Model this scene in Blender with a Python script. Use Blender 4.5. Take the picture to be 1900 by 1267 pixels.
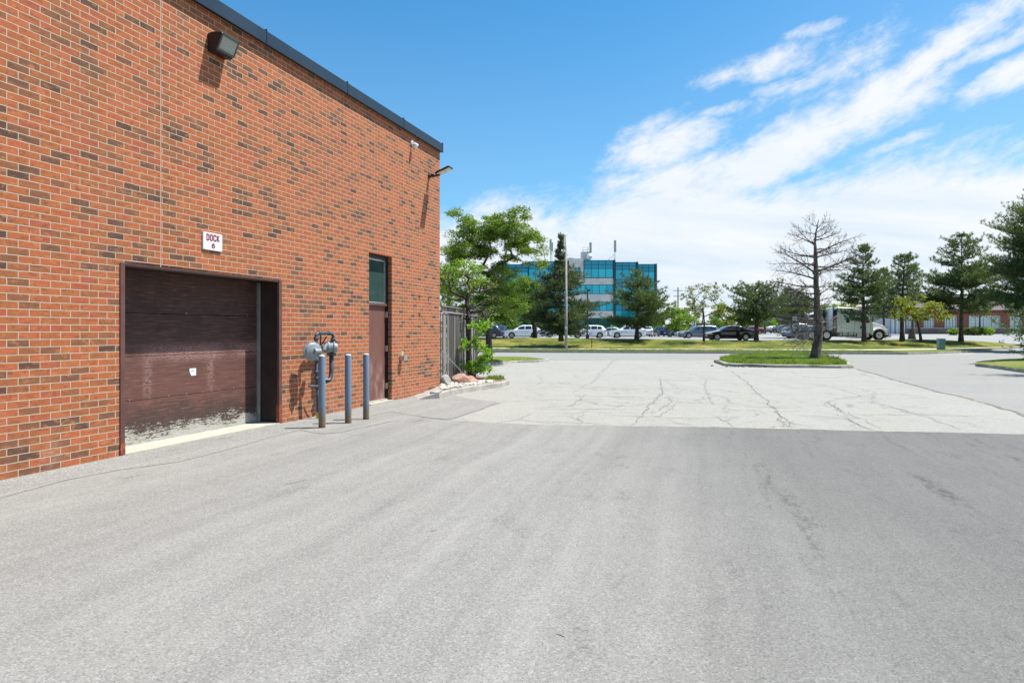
import bpy, math, random
import numpy as np
from mathutils import Vector, Matrix

for _o in list(bpy.data.objects): bpy.data.objects.remove(_o)
SC = bpy.context.scene
COL = SC.collection
R = math.radians

# ---------------------------------------------------------------- camera
CH = 1.58; F = 1200.0; HY = 614.0
cd = bpy.data.cameras.new('camera'); cam = bpy.data.objects.new('camera', cd); COL.objects.link(cam)
cam.location = (0, 0, CH); cam.rotation_euler = (R(90), 0, 0)
cd.sensor_width = 36; cd.lens = F / 1900 * 36; cd.shift_y = -(633.5 - HY) / 1900
cd.clip_start = .05; cd.clip_end = 6000
SC.camera = cam
# ---------------------------------------------------------------- light
SUN_EL = 65.0; SUN_AZ = 12.0       # azimuth measured from +X towards +Y
sd = bpy.data.lights.new('sun', 'SUN'); sun = bpy.data.objects.new('sun', sd); COL.objects.link(sun)
sd.energy = 5.0; sd.angle = R(.5); sd.color = (1, .955, .88)
ce = math.cos(R(SUN_EL))
sv = Vector((ce * math.cos(R(SUN_AZ)), ce * math.sin(R(SUN_AZ)), math.sin(R(SUN_EL))))
sun.rotation_euler = sv.to_track_quat('Z', 'Y').to_euler(); sun.location = (30, 0, 60)
SC.view_settings.view_transform = 'Standard'; SC.view_settings.look = 'None'
SC.view_settings.exposure = 0.85; SC.view_settings.gamma = 1
SC.render.engine = 'CYCLES'

# ---------------------------------------------------------------- node expression helper
class E:
    """a socket with arithmetic: every operation adds a math node"""
    def __init__(s, nt, sock): s.nt = nt; s.s = sock
    def _m(s, op, *a, clamp=False):
        n = s.nt.nodes.new('ShaderNodeMath'); n.operation = op; n.use_clamp = clamp
        for i, v in enumerate((s,) + a):
            if isinstance(v, E): s.nt.links.new(v.s, n.inputs[i])
            else: n.inputs[i].default_value = v
        return E(s.nt, n.outputs[0])
    def __add__(s, o): return s._m('ADD', o)
    __radd__ = __add__
    def __sub__(s, o): return s._m('SUBTRACT', o)
    def __mul__(s, o): return s._m('MULTIPLY', o)
    __rmul__ = __mul__
    def __truediv__(s, o): return s._m('DIVIDE', o)
    def neg(s): return s._m('MULTIPLY', -1.0)
    def abs(s): return s._m('ABSOLUTE')
    def max(s, o): return s._m('MAXIMUM', o)
    def min(s, o): return s._m('MINIMUM', o)
    def clamp(s): return s._m('ADD', 0.0, clamp=True)
    def pow(s, o): return s._m('POWER', o)
    def sst(s, a, b):       # smoothstep
        n = s.nt.nodes.new('ShaderNodeMapRange'); n.interpolation_type = 'SMOOTHSTEP'
        s.nt.links.new(s.s, n.inputs[0]); n.inputs[1].default_value = a; n.inputs[2].default_value = b
        return E(s.nt, n.outputs[0])
    def lin(s, a, b, c=0., d=1.):
        n = s.nt.nodes.new('ShaderNodeMapRange')
        s.nt.links.new(s.s, n.inputs[0])
        for i, v in enumerate((a, b, c, d)): n.inputs[1 + i].default_value = v
        return E(s.nt, n.outputs[0])

def put(nt, sock, v):
    if isinstance(v, E): nt.links.new(v.s, sock)
    elif isinstance(v, (tuple, list)): sock.default_value = tuple(v) + ((1,) if len(v) == 3 and len(sock.default_value) == 4 else ())
    else: sock.default_value = v

def comb(nt, x, y, z):
    n = nt.nodes.new('ShaderNodeCombineXYZ')
    for i, v in enumerate((x, y, z)): put(nt, n.inputs[i], v)
    return E(nt, n.outputs[0])

def noise(nt, vec, scale=1., detail=4., rough=.55, dist=0., col=False):
    n = nt.nodes.new('ShaderNodeTexNoise')
    if vec is not None: nt.links.new(vec.s, n.inputs['Vector'])
    n.inputs['Scale'].default_value = scale; n.inputs['Detail'].default_value = detail
    n.inputs['Roughness'].default_value = rough; n.inputs['Distortion'].default_value = dist
    return E(nt, n.outputs[1 if col else 0])

def mixc(nt, f, a, b, blend='MIX'):
    n = nt.nodes.new('ShaderNodeMix'); n.data_type = 'RGBA'; n.blend_type = blend
    put(nt, n.inputs[0], f); put(nt, n.inputs[6], a); put(nt, n.inputs[7], b)
    return E(nt, n.outputs[2])

def ramp(nt, f, stops, interp='LINEAR'):
    n = nt.nodes.new('ShaderNodeValToRGB'); cr = n.color_ramp; cr.interpolation = interp
    while len(cr.elements) < len(stops): cr.elements.new(.5)
    for e, (p, c) in zip(cr.elements, stops):
        e.position = p; e.color = tuple(c) + (1,)
    put(nt, n.inputs[0], f)
    return E(nt, n.outputs[0])

def sep(nt, v):
    n = nt.nodes.new('ShaderNodeSeparateXYZ'); nt.links.new(v.s, n.inputs[0])
    return [E(nt, o) for o in n.outputs]

# ---------------------------------------------------------------- world: Nishita sky with procedural cloud
W = bpy.data.worlds.new('World'); SC.world = W; W.use_nodes = True
nt = W.node_tree; nt.nodes.clear()
out = nt.nodes.new('ShaderNodeOutputWorld'); bg = nt.nodes.new('ShaderNodeBackground')
sky = nt.nodes.new('ShaderNodeTexSky'); sky.sky_type = 'NISHITA'; sky.sun_disc = False
sky.sun_elevation = R(SUN_EL); sky.sun_rotation = R(90 - SUN_AZ)
sky.air_density = 1.0; sky.dust_density = .5; sky.ozone_density = 1.6
nt.links.new(bg.outputs[0], out.inputs[0]); bg.inputs[1].default_value = .085
tc = nt.nodes.new('ShaderNodeTexCoord')
dx, dy, dz = sep(nt, E(nt, tc.outputs['Generated']))
az = dx._m('ARCTAN2', dy)
el = dz._m('ARCSINE')
def AE(x, y):        # photo direction -> azimuth, elevation
    a = math.atan((x - 950) / F); return a, math.atan((HY - y) / F * math.cos(a))
wob = noise(nt, comb(nt, az * 9., el * 14., 0.), 1., 5., .6)
wob2 = noise(nt, comb(nt, az * 9., el * 14., 7.), 1., 5., .6)
azw = az + (wob - .5) * .05; elw = el + (wob2 - .5) * .035
def blob(cx, cy, rx, ry, ang, s=1.):
    """elliptic patch round a direction; value 1 in the middle and 0 at the rim"""
    a0, e0 = AE(cx, cy); c, n_ = math.cos(R(ang)), math.sin(R(ang))
    u = (azw - a0) * c + (elw - e0) * n_; v = (elw - e0) * c - (azw - a0) * n_
    u = u / (rx / F); v = v / (ry / F)
    return (u * u + v * v).neg() * s + s
# fibrous noise along the drift of the streaks
c20, s20 = math.cos(R(19)), math.sin(R(19))
al = az * c20 + el * s20; ac = el * c20 - az * s20
n1 = noise(nt, comb(nt, al * 8., ac * 21., 1.3), 1., 9., .66, .5)
n2 = noise(nt, comb(nt, al * 30., ac * 55., 4.3), 1., 7., .68, .2)
n3 = noise(nt, comb(nt, al * 70., ac * 110., 8.3), 1., 6., .7, .2)
tex = (n1 * .52 + n2 * .34 + n3 * .14 - .5) * 6.4
# bank: below a rising line
pl = [(-3.2, .12), (-1.2, .16)] + [AE(*p) for p in ((700, 400), (850, 378), (950, 348), (1050, 362), (1180, 308), (1310, 292), (1450, 318), (1600, 292), (1900, 236))] + [(1.3, .34), (3.2, .2)]
fc = nt.nodes.new('ShaderNodeFloatCurve'); cu = fc.mapping.curves[0]
pts = [((a + 3.2) / 6.4, e) for a, e in pl]
cu.points[0].location = pts[0]; cu.points[1].location = pts[-1]
for p in pts[1:-1]: cu.points.new(*p)
fc.mapping.update(); put(nt, fc.inputs['Value'], (az + 3.2) / 6.4)
bank = (E(nt, fc.outputs[0]) - elw) / (52 / F)
bank = bank.min(2.6)
feats = [blob(1650, 160, 300, 30, 25, 1.35), blob(1570, 222, 185, 55, 19, 1.3), blob(1430, 300, 190, 48, 19, 1.5), blob(1840, 92, 120, 13, 22, 1.0), blob(1225, 270, 110, 52, 17, 1.15), blob(1260, 330, 170, 40, 10, 1.3),
         blob(1345, 136, 55, 20, 12, .7), blob(1430, 118, 90, 26, 6, .85), blob(1545, 128, 95, 34, 22, .35), blob(1478, 155, 60, 13, 4, .65),
         blob(1880, 138, 85, 24, 24, 1.25), blob(1500, 66, 55, 12, 8, .45), blob(1320, 205, 62, 9, 8, .55), blob(1830, 25, 95, 14, 14, .35), blob(1640, 275, 70, 11, 16, .8),
         blob(-400, 160, 420, 120, 10, .7)]
dens = bank
for f_ in feats: dens = dens.max(f_)
far_cl = (noise(nt, comb(nt, dx / (dz + .25), dy / (dz + .25), 2.), 1.3, 7., .6) - .64) * 8.   # scattered cloud elsewhere
off = (az.abs().sst(.95, 1.2))
dens = dens.max(far_cl * off - (off * -1. + 1.) * 5.)
cl = (dens * 1.2 + tex * .9).sst(-.3, 1.75) * .96
thick = (dens + tex * .5).sst(.5, 2.4)
skyc = E(nt, sky.outputs[0])
hs = nt.nodes.new('ShaderNodeHueSaturation'); put(nt, hs.inputs['Color'], skyc)
hs.inputs['Saturation'].default_value = 1.12; hs.inputs['Value'].default_value = 1.0; hs.inputs['Hue'].default_value = .494
skyc = mixc(nt, 1.0, E(nt, hs.outputs[0]), (.43, .99, 1.19), 'MULTIPLY')
skyc = mixc(nt, el.sst(.55, .10) * .20 + az.sst(.1, .75) * el.sst(.75, .3) * .10, skyc, (4.7, 5.0, 5.3))
haze_n = noise(nt, comb(nt, az * 3.5, el * 24. + az * 4., 9.), 1., 6., .62)
cloudc = mixc(nt, ((haze_n - .36) * 3.2).clamp() * el.sst(.34, .08), (6.3, 6.45, 6.65), (4.7, 5.5, 6.3))
put(nt, bg.inputs[0], mixc(nt, cl, skyc, cloudc))

# ---------------------------------------------------------------- mesh helpers
def P(x, y, z=0.):
    """the place on level z that the photo shows at pixel x, y"""
    Y = F * (CH - z) / (y - HY); return Vector(((x - 950) / F * Y, Y, z))
def Q(x, y, Y):
    return Vector(((x - 950) / F * Y, Y, CH + (HY - y) / F * Y))

def mesh(name, V, Fc, mat=None, parent=None, smooth=False, mats=None, mi=None, uv=None):
    me = bpy.data.meshes.new(name)
    me.from_pydata([tuple(v) for v in V], [], [tuple(f) for f in Fc])
    for m in (mats or ([mat] if mat else [])): me.materials.append(m)
    if mi is not None: me.polygons.foreach_set('material_index', mi)
    if smooth: me.polygons.foreach_set('use_smooth', [True] * len(me.polygons))
    me.update()
    o = bpy.data.objects.new(name, me); COL.objects.link(o)
    if parent is not None: o.parent = parent
    return o

def quads(name, V, mat, parent=None, n=4):
    """many separate n-gons from an (N*n,3) array"""
    V = np.asarray(V, dtype=np.float32).reshape(-1, 3); N = len(V) // n
    me = bpy.data.meshes.new(name)
    me.vertices.add(len(V)); me.vertices.foreach_set('co', V.ravel())
    me.loops.add(N * n); me.loops.foreach_set('vertex_index', np.arange(N * n, dtype=np.int32))
    me.polygons.add(N); me.polygons.foreach_set('loop_start', np.arange(0, N * n, n, dtype=np.int32))
    me.polygons.foreach_set('loop_total', np.full(N, n, dtype=np.int32))
    me.materials.append(mat); me.update(calc_edges=True); me.validate()
    o = bpy.data.objects.new(name, me); COL.objects.link(o)
    if parent is not None: o.parent = parent
    return o

class B:
    """collects shapes for ONE mesh"""
    def __init__(s): s.V = []; s.F = []; s.M = []; s.m = 0
    def add(s, V, Fc):
        k = len(s.V); s.V += [Vector(v) for v in V]; s.F += [[i + k for i in f] for f in Fc]; s.M += [s.m] * len(Fc)
        return k
    def box(s, x0, x1, y0, y1, z0, z1, bev=0.):
        if bev <= 0:
            V = [(x, y, z) for z in (z0, z1) for y in (y0, y1) for x in (x0, x1)]
            return s.add(V, [(0, 2, 3, 1), (4, 5, 7, 6), (0, 1, 5, 4), (2, 6, 7, 3), (0, 4, 6, 2), (1, 3, 7, 5)])
        c = Vector(((x0 + x1) / 2, (y0 + y1) / 2, (z0 + z1) / 2)); h = Vector(((x1 - x0) / 2, (y1 - y0) / 2, (z1 - z0) / 2))
        b = min(bev, h.x * .98, h.y * .98, h.z * .98)
        import bmesh
        bm = bmesh.new(); bmesh.ops.create_cube(bm, size=2)
        for v in bm.verts: v.co = Vector((v.co.x * h.x, v.co.y * h.y, v.co.z * h.z)) + c
        bmesh.ops.bevel(bm, geom=bm.edges[:], offset=b, segments=2, affect='EDGES', profile=.6)
        bm.verts.index_update()
        k = s.add([v.co.copy() for v in bm.verts], [[v.index for v in f.verts] for f in bm.faces]); bm.free(); return k
    def tube(s, pts, r, n=8, cap=True):
        pts = [Vector(p) for p in pts]; rr = r if isinstance(r, (list, tuple)) else [r] * len(pts)
        V = []; prev = None
        for i, p in enumerate(pts):
            d = (pts[min(i + 1, len(pts) - 1)] - pts[max(i - 1, 0)])
            d = d.normalized() if d.length > 1e-9 else Vector((0, 0, 1))
            if prev is None:
                a = d.orthogonal().normalized()
            else:
                a = prev - d * prev.dot(d)
                a = a.normalized() if a.length > 1e-6 else d.orthogonal().normalized()
            prev = a; b = d.cross(a)
            V += [p + (a * math.cos(2 * math.pi * k / n) + b * math.sin(2 * math.pi * k / n)) * rr[i] for k in range(n)]
        Fc = [(i * n + k, i * n + (k + 1) % n, (i + 1) * n + (k + 1) % n, (i + 1) * n + k) for i in range(len(pts) - 1) for k in range(n)]
        if cap: Fc += [tuple(reversed(range(n))), tuple(range((len(pts) - 1) * n, len(pts) * n))]
        return s.add(V, Fc)
    def lathe(s, prof, n=24, M=None):
        """prof: (radius, height) pairs about local z; M places it"""
        M = M or Matrix.Identity(4); V = []
        for r, z in prof: V += [M @ Vector((r * math.cos(2 * math.pi * k / n), r * math.sin(2 * math.pi * k / n), z)) for k in range(n)]
        m = len(prof)
        Fc = [(i * n + k, i * n + (k + 1) % n, (i + 1) * n + (k + 1) % n, (i + 1) * n + k) for i in range(m - 1) for k in range(n)]
        if prof[0][0] > 1e-4: Fc.append(tuple(reversed(range(n))))
        if prof[-1][0] > 1e-4: Fc.append(tuple(range((m - 1) * n, m * n)))
        return s.add(V, Fc)
    def prism(s, poly, a, b, axis='y'):
        """poly of 2-D points swept between a and b along axis"""
        f = {'y': lambda p, t: (p[0], t, p[1]), 'x': lambda p, t: (t, p[0], p[1]), 'z': lambda p, t: (p[0], p[1], t)}[axis]
        n = len(poly); V = [f(p, a) for p in poly] + [f(p, b) for p in poly]
        return s.add(V, [tuple(range(n)), tuple(reversed(range(n, 2 * n)))] + [(i, n + i, n + (i + 1) % n, (i + 1) % n) for i in range(n)])
    def build(s, name, mat, parent=None, smooth=False, loc=None, auto=False):
        mats = mat if isinstance(mat, list) else [mat]
        o = mesh(name, s.V, s.F, parent=parent, smooth=smooth, mats=mats, mi=s.M)
        import bmesh
        bm = bmesh.new(); bm.from_mesh(o.data); bmesh.ops.recalc_face_normals(bm, faces=bm.faces); bm.to_mesh(o.data); bm.free()
        if smooth and auto:
            o.data.set_sharp_from_angle(angle=R(38))
        if loc is not None: o.location = loc
        return o

def tag(o, label=None, cat=None, group=None, kind=None):
    if label: o['label'] = label
    if cat: o['category'] = cat
    if group: o['group'] = group
    if kind: o['kind'] = kind
    return o
def empty(name, loc=(0, 0, 0), rz=0., label=None, cat=None, group=None):
    o = bpy.data.objects.new(name, None); COL.objects.link(o); o.location = loc; o.rotation_euler = (0, 0, rz)
    o.empty_display_size = .3
    return tag(o, label, cat, group)

# ---------------------------------------------------------------- materials
def newmat(name):
    m = bpy.data.materials.new(name); m.use_nodes = True; t = m.node_tree
    return m, t, t.nodes['Principled BSDF']
def simple(name, col, rough=.6, metal=0., var=.12, scale=6., bump=0., bscale=40., spec=.5, coat=0., trans=0.):
    """procedural: noise-varied colour, roughness and bump"""
    m, t, b = newmat(name); tcn = t.nodes.new('ShaderNodeTexCoord'); v = E(t, tcn.outputs['Object'])
    n = noise(t, v, scale, 5., .6)
    dk = tuple(c * (1 - var) for c in col); lt = tuple(min(1, c * (1 + var)) for c in col)
    put(t, b.inputs['Base Color'], mixc(t, n.lin(.3, .7), dk, lt))
    put(t, b.inputs['Roughness'], n.lin(.3, .7, max(.02, rough - .06), min(1, rough + .06)))
    b.inputs['Metallic'].default_value = metal; b.inputs['Specular IOR Level'].default_value = spec
    if coat: b.inputs['Coat Weight'].default_value = coat; b.inputs['Coat Roughness'].default_value = .04
    if bump:
        bp = t.nodes.new('ShaderNodeBump'); bp.inputs['Strength'].default_value = bump; bp.inputs['Distance'].default_value = .01
        put(t, bp.inputs['Height'], noise(t, v, bscale, 3., .6)); t.links.new(bp.outputs[0], b.inputs['Normal'])
    return m
def brick_mat(name, bw=.2325, bh=.0826, mort=.0105, pal=None, flat=False):
    m, t, b = newmat(name); tcn = t.nodes.new('ShaderNodeTexCoord')
    x, y, z = sep(t, E(t, tcn.outputs['Object']))
    uu = x + y; v = comb(t, uu, z, 0.)
    wv = noise(t, comb(t, uu, z, 3.), 26., 3., .6, col=True)
    wx, wy, wz = sep(t, wv)
    v2 = comb(t, uu + (wx - .5) * .006, z + (wy - .5) * .005, 0.)
    br = t.nodes.new('ShaderNodeTexBrick'); br.offset = .5; br.squash = 1
    t.links.new(v2.s, br.inputs['Vector'])
    br.inputs['Color1'].default_value = (0, 0, 0, 1); br.inputs['Color2'].default_value = (1, 1, 1, 1); br.inputs['Mortar'].default_value = (.5, .5, .5, 1)
    br.inputs['Scale'].default_value = 1; br.inputs['Mortar Size'].default_value = mort * .5; br.inputs['Mortar Smooth'].default_value = .25
    br.inputs['Brick Width'].default_value = bw; br.inputs['Row Height'].default_value = bh; br.inputs['Bias'].default_value = 0
    rnd = E(t, br.outputs['Color']); fac = E(t, br.outputs['Fac'])
    pal = pal or [(0., (.33, .080, .042)), (.18, (.39, .105, .038)), (.34, (.30, .095, .036)), (.48, (.40, .115, .048)), (.62, (.33, .105, .036)), (.74, (.26, .09, .036)), (.84, (.17, .075, .040)), (.93, (.105, .058, .038)), (.98, (.052, .036, .030))]
    # big drifts of darker bricks, and smears inside a brick
    drift = noise(t, comb(t, uu * .9, z * 2.2, 5.), 1., 4., .6)
    rr = rnd._m('ADD', (drift - .5) * .85, clamp=True)
    c = ramp(t, rr, pal)
    sm = noise(t, comb(t, uu * 9. + rnd * 40., z * 26., 1.), 1., 4., .7)
    c = mixc(t, sm.sst(.50, .66) * .72, c, (.105, .058, .032))
    sm2 = noise(t, comb(t, uu * 8. + rnd * 31., z * 16., 21.), 1., 4., .7)
    c = mixc(t, sm2.sst(.52, .68) * .6, c, (.46, .19, .065))
    vs = noise(t, comb(t, uu * 30. + rnd * 17., z * 5., 33.), 1., 3., .6)
    c = mixc(t, vs.sst(.58, .70) * .55, c, (.10, .06, .035))
    stn = noise(t, comb(t, uu * .8, z * .35, 41.), 1., 5., .65)      # rain-washed drifts of soot
    c = mixc(t, stn.sst(.50, .72) * .30, c, (.16, .085, .055))
    fi = noise(t, comb(t, uu, z, 2.), 90., 4., .65)
    c = mixc(t, fi.sst(.35, .65) * .35, c, mixc(t, .5, c, (.52, .18, .08)))
    pits = noise(t, comb(t, uu * 1.3, z * 2.6, 8.), 60., 2., .5)
    c = mixc(t, pits.sst(.70, .78) * .6, c, (.06, .035, .025))
    mc = mixc(t, noise(t, v, 14., 4., .6), (.40, .32, .235), (.58, .49, .38))
    # splash zone: pale mineral bloom at the foot of the wall
    blm = z.sst(.9, .05) * noise(t, v, 3., 4., .6).sst(.5, .75)
    c = mixc(t, blm * .28, c, (.55, .36, .28))
    put(t, b.inputs['Base Color'], mixc(t, fac, c, mc)); b.inputs['Roughness'].default_value = .9; b.inputs['Specular IOR Level'].default_value = .25
    if not flat:
        bp = t.nodes.new('ShaderNodeBump'); bp.inputs['Strength'].default_value = .9; bp.inputs['Distance'].default_value = .006
        put(t, bp.inputs['Height'], fac * -1.0 + fi * .35 - pits.sst(.66, .78) * .4); t.links.new(bp.outputs[0], b.inputs['Normal'])
    return m

def asphalt_mat(name, dark, light, streak=.5, speck=.5, stain=.0, ang=0., right_dark=0., crack=0.):
    m, t, b = newmat(name); g = t.nodes.new('ShaderNodeNewGeometry'); v = E(t, g.outputs['Position'])
    x, y, z = sep(t, v)
    c, s = math.cos(R(ang)), math.sin(R(ang))
    wob = noise(t, v, .12, 3., .5)
    u_ = x * c - y * s + (wob - .5) * 1.0; w_ = x * s + y * c
    st = noise(t, comb(t, u_ * 2.4, w_ * .07, 0.), 1., 4., .55)
    st2 = noise(t, comb(t, u_ * 7., w_ * .35, 4.), 1., 4., .6)
    big = noise(t, v, .35, 5., .6); mid = noise(t, v, 2.6, 5., .65)
    f = (st - .5) * (2.3 * streak) + (st2 - .5) * (1.0 * streak) + (big - .5) * .45 + (mid - .5) * .35 + .55
    base = mixc(t, f.clamp(), dark, light)
    gr = noise(t, v, 105., 3., .75); gr2 = noise(t, v, 38., 4., .7)
    base = mixc(t, gr.sst(.57, .74) * speck, base, tuple(min(1, k * 1.7) for k in light))
    base = mixc(t, gr.sst(.45, .30) * speck, base, tuple(k * .35 for k in dark))
    base = mixc(t, gr2.sst(.52, .75) * speck * .5, base, tuple(k * .55 for k in dark))
    vo = t.nodes.new('ShaderNodeTexVoronoi'); vo.inputs['Scale'].default_value = 105.; t.links.new(v.s, vo.inputs['Vector'])
    rc = sep(t, E(t, vo.outputs['Color']))[0]
    base = mixc(t, rc.sst(.70, 1.0) * speck * .8, base, tuple(min(1, k * 1.6) for k in light))
    base = mixc(t, rc.sst(.28, .0) * speck * .9, base, tuple(k * .30 for k in dark))
    # raveled scars where the fines are gone
    sc = noise(t, comb(t, u_ * 1.6, w_ * .7, 11.), 1.3, 6., .7)
    base = mixc(t, sc.sst(.58, .72) * gr2.sst(.42, .6) * .6, base, tuple(k * .45 for k in dark))
    if crack:
        wv = noise(t, v, 1.6, 6., .7, col=True); a1, a2, a3 = sep(t, wv)
        for k, (sc_, wd) in enumerate(((.42, .010), (1.15, .012), (3.1, .016))):
            vv = t.nodes.new('ShaderNodeTexVoronoi'); vv.feature = 'DISTANCE_TO_EDGE'; vv.inputs['Scale'].default_value = sc_
            put(t, vv.inputs['Vector'], comb(t, x + (a1 - .5) * .9 + k * 7.3, y * .8 + (a2 - .5) * .9, 0.))
            mk = noise(t, comb(t, x, y, 5. + k), .45, 3., .6).sst(.40 + .07 * k, .56 + .07 * k)
            base = mixc(t, E(t, vv.outputs['Distance']).sst(wd * (1.3 if k == 0 else 1.), .0) * mk * crack, base, (.07, .068, .062))
    if stain:
        sp = noise(t, v, .9, 2., .5)
        base = mixc(t, sp.sst(.74, .80) * stain, base, tuple(k * .3 for k in dark))
    if right_dark:      # the strip is fresher and darker towards the drive
        rd_ = ((x - y * .10) + (big - .5) * 3.).sst(-.6, 3.2) * right_dark * (st * .5 + .62)
        base = mixc(t, rd_.clamp(), base, mixc(t, .60, base, (.035, .037, .04)))
        rv = noise(t, comb(t, u_ * 3.2, w_ * .22, 17.), 1., 6., .7); rv2 = noise(t, comb(t, u_ * 9., w_ * 5., 19.), 1., 4., .7)
        base = mixc(t, rv.sst(.53, .66) * rv2.sst(.42, .6) * (x - y * .12).sst(.3, 2.6) * .7, base, (.045, .045, .046))
    put(t, b.inputs['Base Color'], base); b.inputs['Roughness'].default_value = .95; b.inputs['Specular IOR Level'].default_value = .2
    bp = t.nodes.new('ShaderNodeBump'); bp.inputs['Strength'].default_value = .55; bp.inputs['Distance'].default_value = .008
    put(t, bp.inputs['Height'], gr + gr2 * .7); t.links.new(bp.outputs[0], b.inputs['Normal'])
    return m

def grass_mat(name, cols, scale=1.):
    m, t, b = newmat(name); g = t.nodes.new('ShaderNodeNewGeometry'); v = E(t, g.outputs['Position'])
    a = noise(t, v, .35 * scale, 5., .65); d = noise(t, v, 9. * scale, 4., .7); e = noise(t, v, 45. * scale, 3., .7)
    f = (a - .5) * 2.4 + (d - .5) * 1.5 + (e - .5) * .8 + .5
    c = ramp(t, f.clamp(), [(i / (len(cols) - 1), k) for i, k in enumerate(cols)])
    put(t, b.inputs['Base Color'], c); b.inputs['Roughness'].default_value = .95; b.inputs['Specular IOR Level'].default_value = .1
    bp = t.nodes.new('ShaderNodeBump'); bp.inputs['Strength'].default_value = .8; bp.inputs['Distance'].default_value = .05
    put(t, bp.inputs['Height'], d + e); t.links.new(bp.outputs[0], b.inputs['Normal'])
    return m

def leaf_mat(name, cols, trans=.35, rough=.55):
    m, t, b = newmat(name); g = t.nodes.new('ShaderNodeNewGeometry')
    r = E(t, g.outputs['Random Per Island']); v = E(t, g.outputs['Position'])
    f = (r * .65 + (noise(t, v, 1.1, 3., .6) - .5) * 1.1 + .2).clamp()
    c = ramp(t, f, [(i / (len(cols) - 1), k) for i, k in enumerate(cols)])
    put(t, b.inputs['Base Color'], c); b.inputs['Roughness'].default_value = rough; b.inputs['Specular IOR Level'].default_value = .25
    if trans:
        tr = t.nodes.new('ShaderNodeBsdfTranslucent'); put(t, tr.inputs[0], mixc(t, .5, c, (.35, .5, .06)))
        mx = t.nodes.new('ShaderNodeMixShader'); mx.inputs[0].default_value = trans
        t.links.new(b.outputs[0], mx.inputs[1]); t.links.new(tr.outputs[0], mx.inputs[2])
        t.links.new(mx.outputs[0], t.nodes['Material Output'].inputs[0])
    return m

def bark_mat(name, a, b_, sc=1.):
    m, t, b = newmat(name); v = E(t, t.nodes.new('ShaderNodeTexCoord').outputs['Object'])
    x, y, z = sep(t, v)
    n = noise(t, comb(t, x * 14. * sc, y * 14. * sc, z * 4. * sc), 1., 6., .7)
    put(t, b.inputs['Base Color'], mixc(t, n.sst(.35, .68), a, b_)); b.inputs['Roughness'].default_value = .95
    bp = t.nodes.new('ShaderNodeBump'); bp.inputs['Strength'].default_value = 1.; bp.inputs['Distance'].default_value = .04
    put(t, bp.inputs['Height'], n); t.links.new(bp.outputs[0], b.inputs['Normal'])
    return m

M = {}
M['brick'] = brick_mat('brick')
M['asph_new'] = asphalt_mat('asphalt_patch', (.142, .139, .131), (.268, .262, .245), streak=.46, speck=.38, stain=.0, ang=17., right_dark=.85)
M['asph_old'] = asphalt_mat('asphalt_bleached', (.228, .222, .202), (.312, .305, .276), streak=.2, speck=.45, crack=.5)
M['asph_road'] = asphalt_mat('asphalt_road', (.194, .190, .178), (.266, .261, .244), streak=.3, speck=.25, ang=-80)
M['asph_apron'] = asphalt_mat('asphalt_apron', (.145, .142, .134), (.275, .268, .25), streak=.4, speck=.6, ang=20.)
M['crack'] = simple('crack_fill', (.14, .133, .12), .95, var=.4, scale=8)
M['crack_soft'] = simple('crack_dust', (.175, .17, .155), .95, var=.35, scale=9)
M['yellow_line'] = simple('worn_yellow_paint', (.40, .33, .22), .9, var=.15, scale=20)
M['soil'] = simple('soil', (.16, .12, .08), .95, var=.4, scale=5, bump=.5)
M['concrete'] = simple('concrete', (.46, .44, .39), .9, var=.2, scale=4, bump=.4, bscale=60)
M['concrete_dark'] = simple('weathered_concrete', (.30, .28, .26), .9, var=.35, scale=5, bump=.6, bscale=40)
M['kerb'] = simple('kerb_concrete', (.29, .27, .24), .9, var=.28, scale=3, bump=.5, bscale=30)
M['sill'] = simple('painted_sill', (.37, .345, .285), .85, var=.14, scale=9, bump=.3)
M['sidewalk'] = simple('sidewalk_concrete', (.60, .58, .53), .9, var=.1, scale=2, bump=.2)
M['grass'] = grass_mat('dry_grass', [(.028, .045, .008), (.075, .10, .016), (.17, .17, .035), (.30, .235, .08)])
M['grass_b'] = grass_mat('verge_grass', [(.05, .08, .015), (.11, .155, .028), (.17, .195, .045), (.22, .215, .07)])
M['grass_i'] = grass_mat('island_grass', [(.03, .05, .012), (.08, .12, .02), (.13, .18, .035), (.17, .20, .05)])
M['blade'] = leaf_mat('grass_blade', [(.06, .10, .014), (.12, .19, .024), (.19, .27, .04), (.28, .33, .08)], .4)
M['black'] = simple('black_metal', (.018, .018, .02), .45, .3, var=.3)
M['dark'] = simple('dark_cavity', (.012, .012, .012), .8, var=.2)
M['coping'] = simple('coping_metal', (.008, .024, .045), .45, .0, var=.08, scale=1.2)
M['coping_edge'] = simple('coping_drip', (.012, .015, .02), .5, .3)
M['caulk'] = simple('caulk', (.46, .28, .21), .8, var=.12)
M['brown'] = simple('brown_paint', (.105, .045, .036), .5, var=.2, scale=5, bump=.1)
M['rust'] = simple('rust', (.20, .055, .028), .85, var=.5, scale=14, bump=.5)
M['white'] = simple('white_paint', (.74, .75, .75), .5, var=.05)
M['galv'] = simple('galvanised', (.50, .51, .51), .42, .75, var=.12, scale=12)
M['alu'] = simple('aluminium', (.62, .63, .64), .35, .8, var=.1)
M['grey_paint'] = simple('meter_grey', (.23, .255, .265), .45, .0, var=.12, scale=14)
M['pipe'] = simple('pipe_grey', (.055, .065, .085), .5, .1, var=.35, scale=18, bump=.15)
M['yellow'] = simple('yellow_sleeve', (.55, .42, .03), .6, var=.15)
M['maroon'] = simple('maroon_lettering', (.22, .012, .05), .5, var=.12)
M['lamp_glass'] = simple('lamp_glass', (.30, .34, .30), .3, var=.12, scale=30)
M['led'] = simple('led_lens', (.66, .60, .48), .3, var=.08)
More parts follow.
